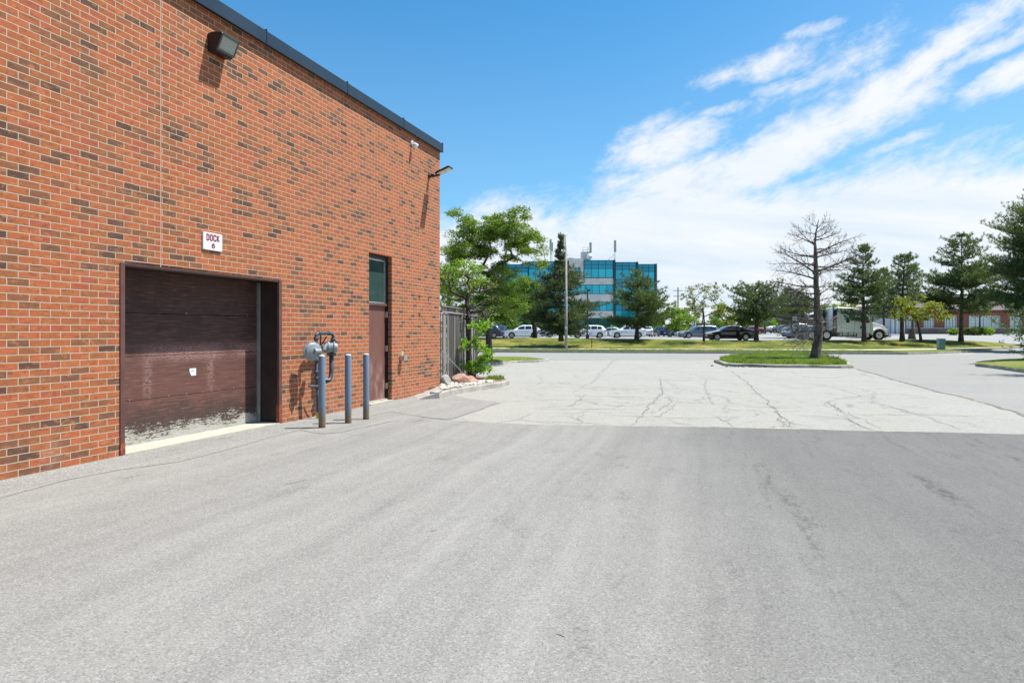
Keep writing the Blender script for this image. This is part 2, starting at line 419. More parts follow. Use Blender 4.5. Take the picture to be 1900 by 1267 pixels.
M['bark'] = bark_mat('pine_bark', (.028, .020, .016), (.16, .12, .10))
M['bark_dead'] = bark_mat('dead_bark', (.042, .032, .026), (.20, .16, .13), .8)
M['bark_dark'] = bark_mat('dark_bark', (.022, .018, .014), (.10, .085, .07))
M['twig_grey'] = bark_mat('grey_twig', (.16, .14, .125), (.42, .39, .36))
M['n_pine'] = leaf_mat('pine_needles', [(.018, .036, .014), (.042, .078, .030), (.09, .14, .052), (.17, .21, .09)], .2, .5)
M['n_spruce'] = leaf_mat('spruce_needles', [(.018, .032, .014), (.042, .068, .030), (.085, .115, .05), (.18, .19, .09)], .15, .5)
M['l_locust'] = leaf_mat('locust_leaf', [(.04, .085, .010), (.085, .16, .016), (.15, .25, .028), (.22, .31, .05)], .38)
M['l_dense'] = leaf_mat('dense_leaf', [(.022, .06, .008), (.05, .115, .014), (.10, .19, .025), (.16, .25, .04)], .35)
M['l_bright'] = leaf_mat('bright_leaf', [(.07, .18, .012), (.14, .32, .018), (.22, .44, .03), (.32, .52, .06)], .45)
M['l_lime'] = leaf_mat('lime_leaf', [(.06, .13, .012), (.12, .24, .02), (.20, .33, .03), (.28, .36, .05)], .4)
M['l_yellow'] = leaf_mat('yellow_leaf', [(.09, .12, .012), (.19, .21, .018), (.30, .29, .03), (.34, .32, .06)], .35)
M['l_olive'] = leaf_mat('olive_leaf', [(.06, .08, .02), (.13, .15, .03), (.22, .22, .05), (.30, .28, .10)], .3)
M['tyre'] = simple('tyre', (.016, .016, .017), .8, var=.2)
M['rim'] = simple('alloy_rim', (.30, .31, .32), .3, .8, var=.1)

# weathered timber of the fence
def fence_mat():
    m, t, b = newmat('weathered_timber'); v = E(t, t.nodes.new('ShaderNodeTexCoord').outputs['Object'])
    g = t.nodes.new('ShaderNodeNewGeometry'); x, y, z = sep(t, v)
    n = noise(t, comb(t, x * 30., y * 30., z * 1.3), 1., 6., .7)
    r = E(t, g.outputs['Random Per Island'])
    c = ramp(t, (n * .8 + (r - .5) * .5).clamp(), [(0.15, (.035, .032, .03)), (.42, (.13, .12, .11)), (.7, (.27, .255, .24))])
    put(t, b.inputs['Base Color'], c); b.inputs['Roughness'].default_value = .9
    return m
M['timber'] = fence_mat()

# the dock door: brown paint over ply, scrubbed to the wood near the ground
def dock_mat():
    m, t, b = newmat('weathered_dock_door'); v = E(t, t.nodes.new('ShaderNodeTexCoord').outputs['Object'])
    x, y, z = sep(t, v)
    hor = noise(t, comb(t, x * 6., 0., z * 60.), 1., 6., .75)
    blot = noise(t, comb(t, x * 3.2, 0., z * 5.), 1., 5., .65)
    blot2 = noise(t, comb(t, x * 1.1, 0., z * 1.6), 1., 4., .6)
    fl = noise(t, comb(t, x * 17., 0., z * 55.), 1., 5., .75); gr = noise(t, comb(t, x * 60., 0., z * 160.), 1., 3., .7)
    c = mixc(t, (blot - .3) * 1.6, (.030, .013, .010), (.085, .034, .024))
    c = mixc(t, (z + (blot2 - .5) * .5).sst(1.75, .85) * .55, c, (.17, .068, .050))  # lower half lightened: sunlit part below the recess shade painted in, along with fading
    hs_ = noise(t, comb(t, x * 2.5, 0., z * 45.), 1., 6., .8)
    c = mixc(t, hs_.sst(.50, .66) * .55, c, (.25, .125, .10))
    c = mixc(t, hs_.sst(.48, .36) * .6, c, (.035, .018, .014))
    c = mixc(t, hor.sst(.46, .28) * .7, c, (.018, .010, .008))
    c = mixc(t, gr.sst(.55, .75) * .35, c, (.22, .12, .10))
    wipe = (z - 1.26).abs().sst(.20, .02) * fl.sst(.36, .6) * blot2.sst(.30, .55)
    c = mixc(t, wipe * .8, c, (.36, .20, .175))
    wp2 = (x._m('MODULO', 1.15).abs() - .5).abs().sst(.11, .02) * (z - .92).abs().sst(.42, .1) * fl.sst(.45, .6)
    c = mixc(t, wp2 * .55, c, (.38, .24, .21))
    edge = z + .105 + (blot - .5) * .50 + (fl - .5) * .85 + (hs_ - .5) * .9 + (gr - .5) * .25
    dkz = edge.sst(.75, .36)
    c = mixc(t, dkz * .8, c, (.030, .020, .017))
    peel = (edge - .02).sst(.275, .245) * (gr.sst(.62, .56) * .5 + .5) * (fl.sst(.34, .40) * .7 + .3)
    c = mixc(t, peel, c, mixc(t, hor, (.30, .29, .25), (.50, .48, .43)))
    put(t, b.inputs['Base Color'], c); b.inputs['Roughness'].default_value = .75
    bp = t.nodes.new('ShaderNodeBump'); bp.inputs['Strength'].default_value = .6; bp.inputs['Distance'].default_value = .004
    put(t, bp.inputs['Height'], hor + fl + peel * -.8); t.links.new(bp.outputs[0], b.inputs['Normal'])
    return m
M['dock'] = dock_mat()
def door_mat():
    m, t, b = newmat('faded_brown_door'); v = E(t, t.nodes.new('ShaderNodeTexCoord').outputs['Object'])
    x, y, z = sep(t, v)
    n = noise(t, comb(t, x * 5., 0., z * 2.), 1., 5., .6); n2 = noise(t, comb(t, x * 30., 0., z * 9.), 1., 4., .7)
    c = mixc(t, n, (.105, .040, .030), (.19, .080, .062))
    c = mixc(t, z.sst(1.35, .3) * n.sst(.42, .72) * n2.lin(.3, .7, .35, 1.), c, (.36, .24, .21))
    put(t, b.inputs['Base Color'], c); b.inputs['Roughness'].default_value = .6
    return m
M['door'] = door_mat()
def bollard_mat():
    m, t, b = newmat('worn_blue_bollard'); v = E(t, t.nodes.new('ShaderNodeTexCoord').outputs['Object'])
    x, y, z = sep(t, v); n = noise(t, v, 9., 5., .7); n2 = noise(t, v, 40., 4., .7)
    c = mixc(t, n, (.115, .17, .235), (.165, .225, .30))
    c = mixc(t, n2.sst(.62, .72) * .5, c, (.10, .09, .085))
    c = mixc(t, (z + (n - .5) * .5 + (n2 - .5) * .25).sst(.42, .08), c, (.16, .125, .085))
    c = mixc(t, (z + (n - .5) * .1).sst(.06, .02), c, (.13, .05, .025))
    put(t, b.inputs['Base Color'], c); b.inputs['Roughness'].default_value = .5; b.inputs['Metallic'].default_value = .1
    return m
M['bollard'] = bollard_mat()

# ================================================================ GROUND AND ROADS
g = mesh('ground', [(-2500, -400, -.06), (2500, -400, -.06), (2500, 4000, -.06), (-2500, 4000, -.06)], [(0, 1, 2, 3)], grass_mat('far_grass', [(.08, .1, .03), (.14, .16, .05), (.2, .2, .08)], .1)); tag(g, kind='structure')

def ribbon(b, pts, w, z, jit=0., seed=0, step=None, wend=.25):
    """a thin irregular strip on the ground"""
    rnd = random.Random(seed); pp = []
    for a, c in zip(pts[:-1], pts[1:]):
        L = (c - a).length; n = max(1, int(L / (step or .12)))
        for i in range(n): pp.append(a.lerp(c, i / n))
    pp.append(pts[-1].copy())
    o = 0
    q = []
    for i, p in enumerate(pp):
        d = (pp[min(i + 1, len(pp) - 1)] - pp[max(0, i - 1)]); d.z = 0; d.normalize(); nrm = Vector((-d.y, d.x, 0))
        o = o * .7 + rnd.uniform(-jit, jit)
        k = min(1, min(i, len(pp) - 1 - i) / (len(pp) * .2 + 1) + wend)
        ww = w * k * rnd.uniform(.45, 1.4) * .5
        q.append((Vector((p.x, p.y, z)) + nrm * o, nrm * ww))
    V = []
    for c_, n_ in q: V += [c_ - n_, c_ + n_]
    b.add(V, [(2 * i, 2 * i + 2, 2 * i + 3, 2 * i + 1) for i in range(len(q) - 1)])

# kerb line of the road
def KY(x): return 47.3 - .158 * x
b = B(); b.m = 0
b.add([(-40, -25, 0), (90, -25, 0), (90, 70, 0), (47, 62, 0), (-60, 62, 0), (-60, 10, 0)], [(0, 1, 2, 3, 4, 5)])
b.m = 1
CR = [[(1220, 700), (1228, 715), (1222, 735), (1210, 750), (1195, 765), (1185, 780), (1172, 792)],
      [(1355, 688), (1375, 702), (1395, 717), (1415, 735), (1425, 747), (1437, 762), (1445, 775), (1460, 794)],
      [(1418, 750), (1430, 752), (1447, 768), (1466, 793)],
      [(1138, 665), (1128, 680), (1112, 692), (1112, 700), (1098, 710), (1080, 718), (1065, 728), (1058, 733)],
      [(1290, 695), (1310, 705), (1308, 718), (1318, 733), (1300, 740), (1318, 748)],
      [(1238, 738), (1245, 747), (1228, 757), (1212, 770)], [(1262, 746), (1238, 762), (1212, 777)],
      [(1570, 762), (1600, 778), (1640, 797)], [(1555, 768), (1590, 783), (1620, 798)],
      [(1620, 745), (1680, 762), (1740, 780), (1795, 801)], [(1320, 770), (1345, 783), (1360, 793)],
      [(1150, 662), (1143, 668), (1135, 672)], [(1303, 655), (1306, 665)],
      [(1090, 730), (1070, 745), (1055, 755)], [(990, 765), (962, 780)], [(1080, 765), (1068, 775), (1078, 786)]]
for i, c in enumerate(CR): ribbon(b, [P(*p) for p in c], .026 if i < 2 else .015, .003, .04, i)
b.m = 2
CS = [[(985, 759), (1090, 759), (1190, 760)], [(1000, 733), (1130, 735), (1200, 740), (1280, 748), (1420, 751)], [(1000, 718), (1200, 722), (1300, 722)],
      [(1120, 770), (1210, 775), (1340, 776)], [(1460, 772), (1520, 773), (1565, 776), (1600, 789), (1625, 798)], [(1180, 686), (1290, 694), (1330, 700)],
      [(1545, 745), (1560, 765), (1535, 745), (1575, 772)], [(1530, 755), (1545, 742), (1590, 735), (1622, 732)], [(1622, 726), (1622, 744)],
      [(1370, 755), (1330, 750), (1315, 735)], [(880, 722), (1000, 715), (1080, 717)], [(905, 746), (1040, 742), (1120, 742)], [(895, 790), (960, 778), (1000, 782), (1040, 788)],
      [(1520, 712), (1600, 735)], [(1665, 730), (1720, 737)], [(1630, 700), (1560, 690)]]
for i, c in enumerate(CS): ribbon(b, [P(*p) for p in c], .018, .003, .045, 50 + i)
rc = random.Random(3)
for k in range(110):          # short alligator cracks
    x, y = rc.uniform(1020, 1800), rc.uniform(690, 790)
    if x > 1560 + (y - 680) * 2.2: continue
    p = P(x, y); a = rc.uniform(0, 6.28); pts = [p]
    for j in range(rc.randint(2, 4)):
        a += rc.uniform(-1, 1); p = p + Vector((math.cos(a), math.sin(a), 0)) * rc.uniform(.1, .35); pts.append(p)
    ribbon(b, pts, .015, .003, .02, 200 + k, .08)
b.m = 3
for i, (p, q_) in enumerate([((1350, 760.5), (1490, 761.5)), ((1352, 793), (1500, 796)), ((1345, 738), (1400, 739)), ((1780, 738), (1855, 755)), ((1560, 768), (1850, 772)), ((1520, 798), (1760, 802))]):
    ribbon(b, [P(*p), P(*q_)], .07 if i < 4 else .03, .0035 + .0002 * i, .004, 400 + i, .05)
lot = b.build('parking_lot', [M['asph_old'], M['crack'], M['crack_soft'], M['yellow_line']]); tag(lot, kind='structure')

# road and the newer lane on the right, ragged along its near edge
edge_px = [(700, 667.5), (1000, 668), (1330, 667.5), (1560, 681), (1590, 685), (1610, 690), (1640, 699), (1672, 708), (1700, 716), (1722, 722), (1745, 729), (1762, 732), (1783, 736), (1812, 745), (1838, 751), (1862, 759), (1884, 763), (1900, 771), (1960, 790), (2200, 850)]
ew = []; rj = random.Random(5); n0 = 0
for a, c in zip(edge_px[:-1], edge_px[1:]):
    A, C_ = P(*a), P(*c); n = max(1, int((C_ - A).length / .25)) if a[0] > 1300 else 1
    for i in range(n):
        p = A.lerp(C_, i / n)
        if a[0] > 1300: p += Vector((rj.uniform(-.04, .04), rj.uniform(-.04, .04), 0))
        ew.append(p)
ew.append(P(*edge_px[-1]))
V = [(p.x, p.y, .004) for p in ew] + [(60, ew[-1].y, .004), (60, 61.5, .004), (46.5, 60.3, .004)]
V += [(x, KY(x), .004) for x in (30, 26, 10, 0, -20, -60)] + [(-60, ew[0].y + 2, .004)]
road = B(); road.add(V, [tuple(range(len(V)))])
road.m = 1
gap = [P(*p) for p in edge_px if 1585 < p[0] <= 2200]
ribbon(road, gap, .075, .0075, .03, 77, .12, wend=1.)
o = road.build('road', [M['asph_road'], M['crack']]); tag(o, kind='structure')

# newer, darker resurfaced strip in the foreground
bd = [(2300, 816), (1900, 806), (1700, 801), (1500, 796.5), (1340, 793), (1180, 791), (1000, 788), (930, 785.5), (880, 782), (830, 779)]
V = []
for a, c in zip(bd[:-1], bd[1:]):
    A, C_ = P(*a), P(*c)
    for i in range(12):
        p = A.lerp(C_, i / 12); V.append((p.x + rj.uniform(-.012, .012), p.y + rj.uniform(-.02, .02), .004))
V += [tuple(P(790, 776)[:2]) + (.004,), tuple(P(720, 754)[:2]) + (.004,), (-9.5, 6, .004), (-16, -24, .004), (60, -24, .004)]
nb = B(); nb.add(V, [tuple(range(len(V)))]); nb.m = 1
ribbon(nb, [P(545, 797), P(600, 805), P(630, 803), P(690, 790), P(740, 780)], .03, .007, .015, 81, .08)
for i, c in enumerate([[(525, 900), (545, 897), (560, 893), (575, 890)], [(690, 844), (698, 844)], [(797, 986), (812, 985)], [(1030, 1178), (1050, 1183)], [(1560, 985), (1575, 986)]]):
    ribbon(nb, [P(*p) for p in c], .014, .007, .01, 90 + i, .03)
o = nb.build('resurfaced_strip', [M['asph_new'], M['crack']]); tag(o, kind='structure')
ap = B()
AP = [(930, 748), (912, 752), (890, 761), (865, 769), (835, 779), (800, 776), (760, 770), (725, 764), (690, 772), (640, 779), (600, 787), (560, 797), (500, 812), (420, 836), (330, 858), (225, 872), (120, 892), (0, 925), (-60, 940), (-200, 940), (-200, 900), (0, 850), (200, 800), (520, 770), (700, 735), (812, 727), (860, 738)]
ap.add([tuple(P(*p)[:2]) + (.008,) for p in AP], [tuple(range(len(AP)))])
o = ap.build('wall_side_apron', M['asph_apron']); tag(o, kind='structure')
# loose grit on the strip
# ================================================================ THE BRICK WAREHOUSE
TH = math.atan(412 / 1200); CT, ST = math.cos(TH), math.sin(TH)
CX = -1.897; CY = 16.99
NX, NY = CT, -ST                 # outward normal of the wall
DW = -(NX * CX + NY * CY)        # distance of the camera from the wall plane
def L(x):                         # pixel column on the wall -> distance along it from the corner (negative = nearer)
    return (9276 / (1362 - x) - CY) / CT
def WL(x, y, d=0.):
    """pixel -> warehouse-local point standing d metres out from the wall"""
    a = (x - 950) / F; Y = (-DW + d) / (NX * a + NY); X = a * Y
    return Vector(((X - CX) * ST + (Y - CY) * CT, -d, CH + (HY - y) / F * Y))
RZ = math.pi / 2 - TH
wh = empty('warehouse', (CX, CY, 0), RZ, 'long orange-brown brick warehouse with dark blue metal coping, filling the left side', 'building')
WT = 6.30
gx0, gx1, gz1 = L(222), L(522), 2.44
dx0, dx1, dz1 = L(684.5), L(727), 3.25
GD = .45; DD = .14
x0w = -34.
xs = [x0w, gx0, gx1, dx0, dx1, 0.]
b = B()
def rect(b, x0, x1, z0, z1, y=0.): b.add([(x0, y, z0), (x1, y, z0), (x1, y, z1), (x0, y, z1)], [(0, 1, 2, 3)])
rect(b, x0w, gx0, -.1, WT); rect(b, gx0, gx1, gz1, WT); rect(b, gx1, dx0, -.1, WT); rect(b, dx0, dx1, dz1, WT); rect(b, dx1, 0, -.1, WT)
# reveals of the person door (brick) and the ends
for xx in (dx0, dx1): b.add([(xx, 0, -.1), (xx, .3, -.1), (xx, .3, dz1), (xx, 0, dz1)], [(0, 1, 2, 3)])
b.add([(dx0, 0, dz1), (dx1, 0, dz1), (dx1, .3, dz1), (dx0, .3, dz1)], [(0, 1, 2, 3)])
b.add([(0, 0, -.1), (0, 26, -.1), (0, 26, WT), (0, 0, WT)], [(0, 1, 2, 3)])
b.add([(x0w, 0, -.1), (x0w, 26, -.1), (x0w, 26, WT), (x0w, 0, WT)], [(0, 1, 2, 3)])
b.add([(x0w, 26, -.1), (0, 26, -.1), (0, 26, WT), (x0w, 26, WT)], [(0, 1, 2, 3)])
wall = b.build('wall', M['brick'], wh)
b = B(); b.add([(x0w + .05, .05, WT - .02), (-.05, .05, WT - .02), (-.05, 25.9, WT - .02), (x0w + .05, 25.9, WT - .02)], [(0, 1, 2, 3)])
b.build('roof', M['concrete_dark'], wh)
# coping: folded metal lengths with standing seams
b = B(); ends = [.055]
for px in (745, 640, 489): ends.append(L(px))
while ends[-1] > x0w: ends.append(ends[-1] - 2.35)
ends[-1] = x0w - .05
prof = [(-.085, 6.275), (-.072, 6.285), (-.066, 6.285), (-.066, 6.49), (.36, 6.52), (.36, 6.49), (-.03, 6.46), (-.03, 6.27), (-.085, 6.262)]
for a, c in zip(ends[:-1], ends[1:]):
    b.m = 0; b.prism(prof, c + .006, a - .006, 'x')
    b.m = 1; b.box(a - .006, a + .006, -.071, .3, 6.28, 6.522)
b.m = 0; b.box(.0562, .075, -.06, 26, 6.28, 6.50)
b.m = 1; b.box(x0w, .05, -.088, -.0665, 6.262, 6.275)
b.build('coping', [M['coping'], M['coping_edge']], wh)
b = B(); jx = L(298); b.box(jx - .007, jx + .007, -.0025, .01, gz1 + .0, 6.26); b.build('control_joint', M['caulk'], wh)
b = B(); jz = L(752)
b.prism([(jz, .0), (0.012, .0), (.012, .10), (-.35, .085), (jz + .3, .02)], -.012, .05, 'y')
b.box(.0, .012, .05, 26, 0, .10)
b.build('footing', M['concrete_dark'], wh)
# rusty anchor stubs and holes near the corner
for (px, py, r, dr) in [(778, 549, .028, .16), (795, 554, .02, .10), (778, 582, .028, .16), (741, 683, .008, .0), (752, 684, .008, .0), (811, 299, .014, .05), (812, 318, .011, .03), (805, 306, .012, .05)]:
    p = WL(px, py); b = B(); b.box(p.x - r, p.x + r, -.02, .012, p.z - r * 1.1, p.z + r * 1.1, .008)
    if dr: b.prism([(p.x - r * .5, p.z), (p.x + r * .5, p.z), (p.x + r * .15, p.z - dr), (p.x - r * .2, p.z - dr * .9)], -.0022, .004, 'y')
    b.build('wall_anchor', M['rust'] if dr else M['white'], wh)

# ---- dock door
dk = empty('dock_door', (0, 0, 0)); dk.parent = wh
b = B(); fw = .065
b.m = 0
b.box(gx0, gx0 + fw, -.015, .30, 0, gz1, .004); b.box(gx1 - .075, gx1, -.015, .03, 0, gz1, .004)
b.box(gx0 + fw, gx1 - .075, .0, GD, gz1 - .012, gz1 + .03)
b.m = 1; b.box(gx0 + fw, gx1 - .075, -.006, .012, gz1 - .035, gz1 - .0125)
b.box(gx1 - .03, gx1 - .001, .0301, GD - .001, 0.02, gz1 - .0125)
b.m = 2; b.box(gx0 - .001, gx0 + fw + .002, -.018, .02, 0, .16); b.box(gx1 - .077, gx1 + .002, -.018, .045, 0, .33)
b.m = 1; b.box(gx0 + .01, gx0 + fw - .01, .30, GD, 0, gz1)
b.build('frame', [M['brown'], simple('dark_steel', (.03, .016, .014), .6, var=.35, scale=4), M['rust']], dk)
zs = [.035, .625, 1.225, 1.825, 2.425]
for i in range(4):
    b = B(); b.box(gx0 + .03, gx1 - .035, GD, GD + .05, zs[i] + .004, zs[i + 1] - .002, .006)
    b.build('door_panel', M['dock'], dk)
b = B(); b.box(gx0, gx1, GD + .052, GD + .06, 0, gz1); b.build('seal', M['dark'], dk)
b = B()
for i in (1, 2, 3):
    for k, xx in enumerate(np.linspace(gx0 + .2, gx1 - .3, 9 if i == 1 else 3)):
        b = B(); b.box(xx - .007, xx + .007, GD - .004, GD, zs[i] + .01, zs[i] + .022); b.build('bolt', M['galv'], dk)
b = B(); p = L(484)
b.box(gx1 - .080, gx1 - .045, GD - .06, GD - .002, .03, gz1 - .03, .004); b.box(gx1 - .044, gx1 - .033, GD - .03, GD - .001, .03, gz1 - .03)
b.build('door_track', M['galv'], dk)
b = B(); b.box(gx0 + .03, gx1 - .085, GD - .006, GD + .04, .022, .042); b.build('weather_strip', M['galv'], dk)
b = B(); p = WL(357.5, 690, -GD)
b.prism([(p.x - .062, p.z + .055), (p.x + .062, p.z + .055), (p.x + .06, p.z - .055), (p.x - .03, p.z - .055), (p.x - .062, p.z + .01)], GD - .004, GD - .001, 'y')
b.build('notice', M['white'], dk)
b = B(); b.box(p.x - .03, p.x + .03, GD - .0052, GD - .0042, p.z + .012, p.z + .026); b.build('notice_print', simple('print', (.3, .3, .32), .8), dk)
b = B(); b.prism([(gx0 + .06, -.02), (gx1 - .08, -.03), (gx1 - .03, .0), (gx1 - .03, GD + .02), (gx0 + .06, GD + .02)], -.02, .022, 'z')
sl = b.build('sill', M['sill'], wh)

# ---- person door with transom
pd = empty('side_door', (0, 0, 0)); pd.parent = wh
tz = 2.165
b = B(); fr = .05
b.m = 0
b.box(dx0, dx0 + fr, DD - .05, DD + .03, .05, dz1 - .002); b.box(dx1 - fr, dx1, DD - .05, DD + .03, .05, dz1 - .002)
b.box(dx0 + fr, dx1 - fr, DD - .05, DD + .03, dz1 - .09, dz1 - .002)
b.m = 1
b.box(dx0 + fr, dx1 - fr, DD - .045, DD + .03, tz - .03, tz + .025)
b.build('frame', [M['black'], M['brown']], pd)
b = B(); b.box(dx0 + fr + .004, dx1 - fr - .004, DD, DD + .04, .065, tz - .034, .003); leaf = b.build('door_leaf', M['door'], pd)
b = B()
for z in (.28, 1.12, 1.88):
    b = B(); b.box(dx1 - fr - .012, dx1 - fr + .012, DD - .058, DD + .0, z, z + .13); b.build('hinge', M['galv'], pd)
gm, t_, bs = newmat('transom_glass'); bs.inputs['Base Color'].default_value = (.03, .06, .055, 1); bs.inputs['Roughness'].default_value = .04; bs.inputs['Specular IOR Level'].default_value = 1.
nn = noise(t_, E(t_, t_.nodes.new('ShaderNodeTexCoord').outputs['Object']), 3., 2., .5); put(t_, bs.inputs['Base Color'], mixc(t_, nn, (.02, .045, .042), (.05, .09, .08)))
b = B(); b.box(dx0 + fr + .02, dx1 - fr - .02, DD + .012, DD + .018, tz + .05, dz1 - .12); b.build('transom_window', gm, pd)
b = B(); gp = .02
for (a0, a1, c0, c1) in ((dx0 + fr, dx0 + fr + gp, tz + .025, dz1 - .09), (dx1 - fr - gp, dx1 - fr, tz + .025, dz1 - .09), (dx0 + fr + gp, dx1 - fr - gp, tz + .025, tz + .05), (dx0 + fr + gp, dx1 - fr - gp, dz1 - .12, dz1 - .09)):
    b.box(a0, a1, DD - .01, DD + .02, c0, c1)
b.build('window_bead', M['alu'], pd)
b = B(); hz = 1.02
b.box(dx0 + fr + .03, dx0 + fr + .08, DD - .008, DD, hz - .12, hz + .14, .004)
b.tube([(dx0 + fr + .055, DD, hz + .1), (dx0 + fr + .055, DD - .06, hz + .085), (dx0 + fr + .055, DD - .065, hz - .06), (dx0 + fr + .055, DD, hz - .08)], .009, 8)
b.build('handle', M['alu'], pd)
b = B(); b.box(dx0 + .0, dx1, -.05, .3, -.02, .03); b.box(dx0 + fr, dx1 - fr, DD - .06, DD + .05, .0301, .06); b.build('threshold', M['sill'], pd)

# ================================================================ THINGS FIXED TO THE WALL
def wthing(name, p, label, cat):
    """an Empty on the wall whose children use its local frame (x along the wall, -y outwards)"""
    w = Matrix.Translation((CX, CY, 0)) @ Matrix.Rotation(RZ, 4, 'Z')
    return empty(name, w @ Vector(p), RZ, label, cat)

# sign
p0 = WL(378, 430, .03); p1 = WL(413, 468, .03); pc = (p0 + p1) / 2
zt = WL(378, 429.5, .03).z; zb = WL(378, 462, .03).z; sc_ = (zt + zb) / 2; sw = (p1.x - p0.x) / 2; sh = (zt - zb) / 2
sg = wthing('dock_sign', (pc.x, -.012, sc_), 'white square sign reading DOCK 6 in maroon letters above the dock door', 'sign')
b = B(); b.box(-sw, sw, -.012, .01, -sh, sh, .003); b.build('sign_plate', M['white'], sg)
def strokes(b, segs, ox, oz, w, h, t, y0, y1):
    """block lettering from straight strokes in a unit box"""
    for k, poly in enumerate(segs):
        pts = [Vector((ox + p[0] * w, 0, oz + p[1] * h)) for p in poly]
        for i, (a, c) in enumerate(zip(pts[:-1], pts[1:])):
            d = (c - a).normalized(); n = Vector((-d.z, 0, d.x)) * t * .5; a2 = a - d * t * .3; c2 = c + d * t * .3
            e = .0002 * ((i + k) % 4)
            b.prism([(q.x, q.z) for q in (a2 - n, c2 - n, c2 + n, a2 + n)], y0 - e, y1, 'y')
LET = {'D': [[(0, 0), (0, 1), (.6, 1), (1, .85), (1, .15), (.6, 0), (0, 0)]],
       'O': [[(.3, 0), (0, .15), (0, .85), (.3, 1), (.7, 1), (1, .85), (1, .15), (.7, 0), (.3, 0)]],
       'C': [[(1, .25), (1, .12), (.7, 0), (.3, 0), (0, .15), (0, .85), (.3, 1), (.7, 1), (1, .88), (1, .75)]],
       'K': [[(0, 0), (0, 1)], [(0, .38), (.95, 1)], [(.3, .58), (1, 0)]],
       '6': [[(.85, .95), (.45, 1), (.12, .75), (0, .35), (.12, .08), (.5, 0), (.88, .1), (1, .32), (.85, .55), (.5, .62), (.1, .5)]]}
b = B(); lw = sw * 2 * .105; lh = sh * 2 * .33
for i, ch in enumerate('DOCK'):
    ox = -sw * .64 + i * (sw * 2 * .18); strokes(b, LET[ch], ox, sh * .12, lw, lh, .019, -.0145, -.0118)
b.build('lettering', M['maroon'], sg); b = B()
strokes(b, LET['6'], -sw * .12, -sh * .70, sw * .30, sh * .46, .017, -.0145, -.0118)
b.build('number', M['maroon'], sg)
b = B()
for sx in (-1, 1):
    for sz in (-1, 1):
        b = B(); b.lathe([(.007, 0), (.006, .003), (0, .004)], 8, Matrix.Translation((sx * sw * .9, -.012, sz * sh * .9)) @ Matrix.Rotation(R(90), 4, 'X')); b.build('screw', M['galv'], sg)

# wall pack lamp
lc = WL(401, 88, .0); w2 = .17
wp = wthing('wall_pack_lamp', (lc.x, 0, lc.z), 'black box wall lamp with slanted milky glass, high on the brickwork near the coping', 'lamp')
prf = [(.0, .135), (-.10, .15), (-.26, .125), (-.275, .10), (-.165, -.125), (-.14, -.14), (0, -.13)]
b = B(); b.prism(prf, -w2, w2, 'x'); hb = b.build('housing', M['black'], wp)
mdf = hb.modifiers.new('bev', 'BEVEL'); mdf.width = .012; mdf.segments = 2
# glass face follows the slope between the two outer points
a_, c_ = Vector((0, -.275, .10)), Vector((0, -.165, -.125)); dn = (c_ - a_).normalized(); on = Vector((0, -dn.z * -1, dn.y * 1)); on = Vector((0, dn.z, -dn.y)).normalized()
if on.y > 0: on = -on
def face_pt(u, v, o): q = a_.lerp(c_, v) + on * o; return Vector((u * w2, q.y, q.z))
b = B()
for (u0, u1, v0, v1) in ((-.99, -.88, .02, .98), (.88, .99, .02, .98), (-.88, .88, .02, .11), (-.88, .88, .86, .98)):
    V = [face_pt(u, v, o) for o in (-.004, .016) for (u, v) in ((u0, v0), (u1, v0), (u1, v1), (u0, v1))]
    b.add(V, [(0, 3, 2, 1), (4, 5, 6, 7), (0, 1, 5, 4), (1, 2, 6, 5), (2, 3, 7, 6), (3, 0, 4, 7)])
b.build('bezel', simple('lamp_bezel', (.10, .105, .10), .4, .4), wp)
b = B(); V = [face_pt(u, v, o) for o in (.001, .008) for (u, v) in ((-.88, .11), (.88, .11), (.88, .86), (-.88, .86))]
b.add(V, [(0, 3, 2, 1), (4, 5, 6, 7), (0, 1, 5, 4), (1, 2, 6, 5), (2, 3, 7, 6), (3, 0, 4, 7)])
b.build('lens', M['lamp_glass'], wp)

# LED flood light near the corner
m0 = WL(797, 327, .02); fl = wthing('flood_light', (m0.x, 0, m0.z), 'thin black LED flood light on a swivel arm beside the corner of the warehouse', 'lamp')
b = B(); b.lathe([(.055, 0), (.06, .02), (.05, .045), (.03, .06)], 16, Matrix.Rotation(R(90), 4, 'X'))
b.build('wall_mount', M['black'], fl)
b = B(); b.tube([(0, -.05, 0), (0, -.12, .01), (.01, -.2, .0), (.015, -.3, .02)], [.03, .028, .024, .03], 10); b.lathe([(.04, -.05), (.045, 0), (.04, .05)], 14, Matrix.Translation((0, -.12, .005)) @ Matrix.Rotation(R(90), 4, 'Y'))
b.build('swivel_arm', M['black'], fl)
hm = Matrix.Translation((0, -.22, .03)) @ Matrix.Rotation(R(-20), 4, 'X')
def xf(b, Mx):
    for i, v in enumerate(b.V): b.V[i] = Mx @ v
b = B(); b.box(-.13, .13, -.42, 0, -.02, .025, .02)
for k in range(7): b.box(-.10, .10, -.05 - k * .05, -.04 - k * .05, .0251, .045)
xf(b, hm); b.build('lamp_head', M['black'], fl, smooth=False)
b = B(); b.box(-.105, .105, -.225, -.04, -.026, -.0205); b.box(-.105, .105, -.40, -.235, -.026, -.0205); xf(b, hm); b.build('lens', M['led'], fl)

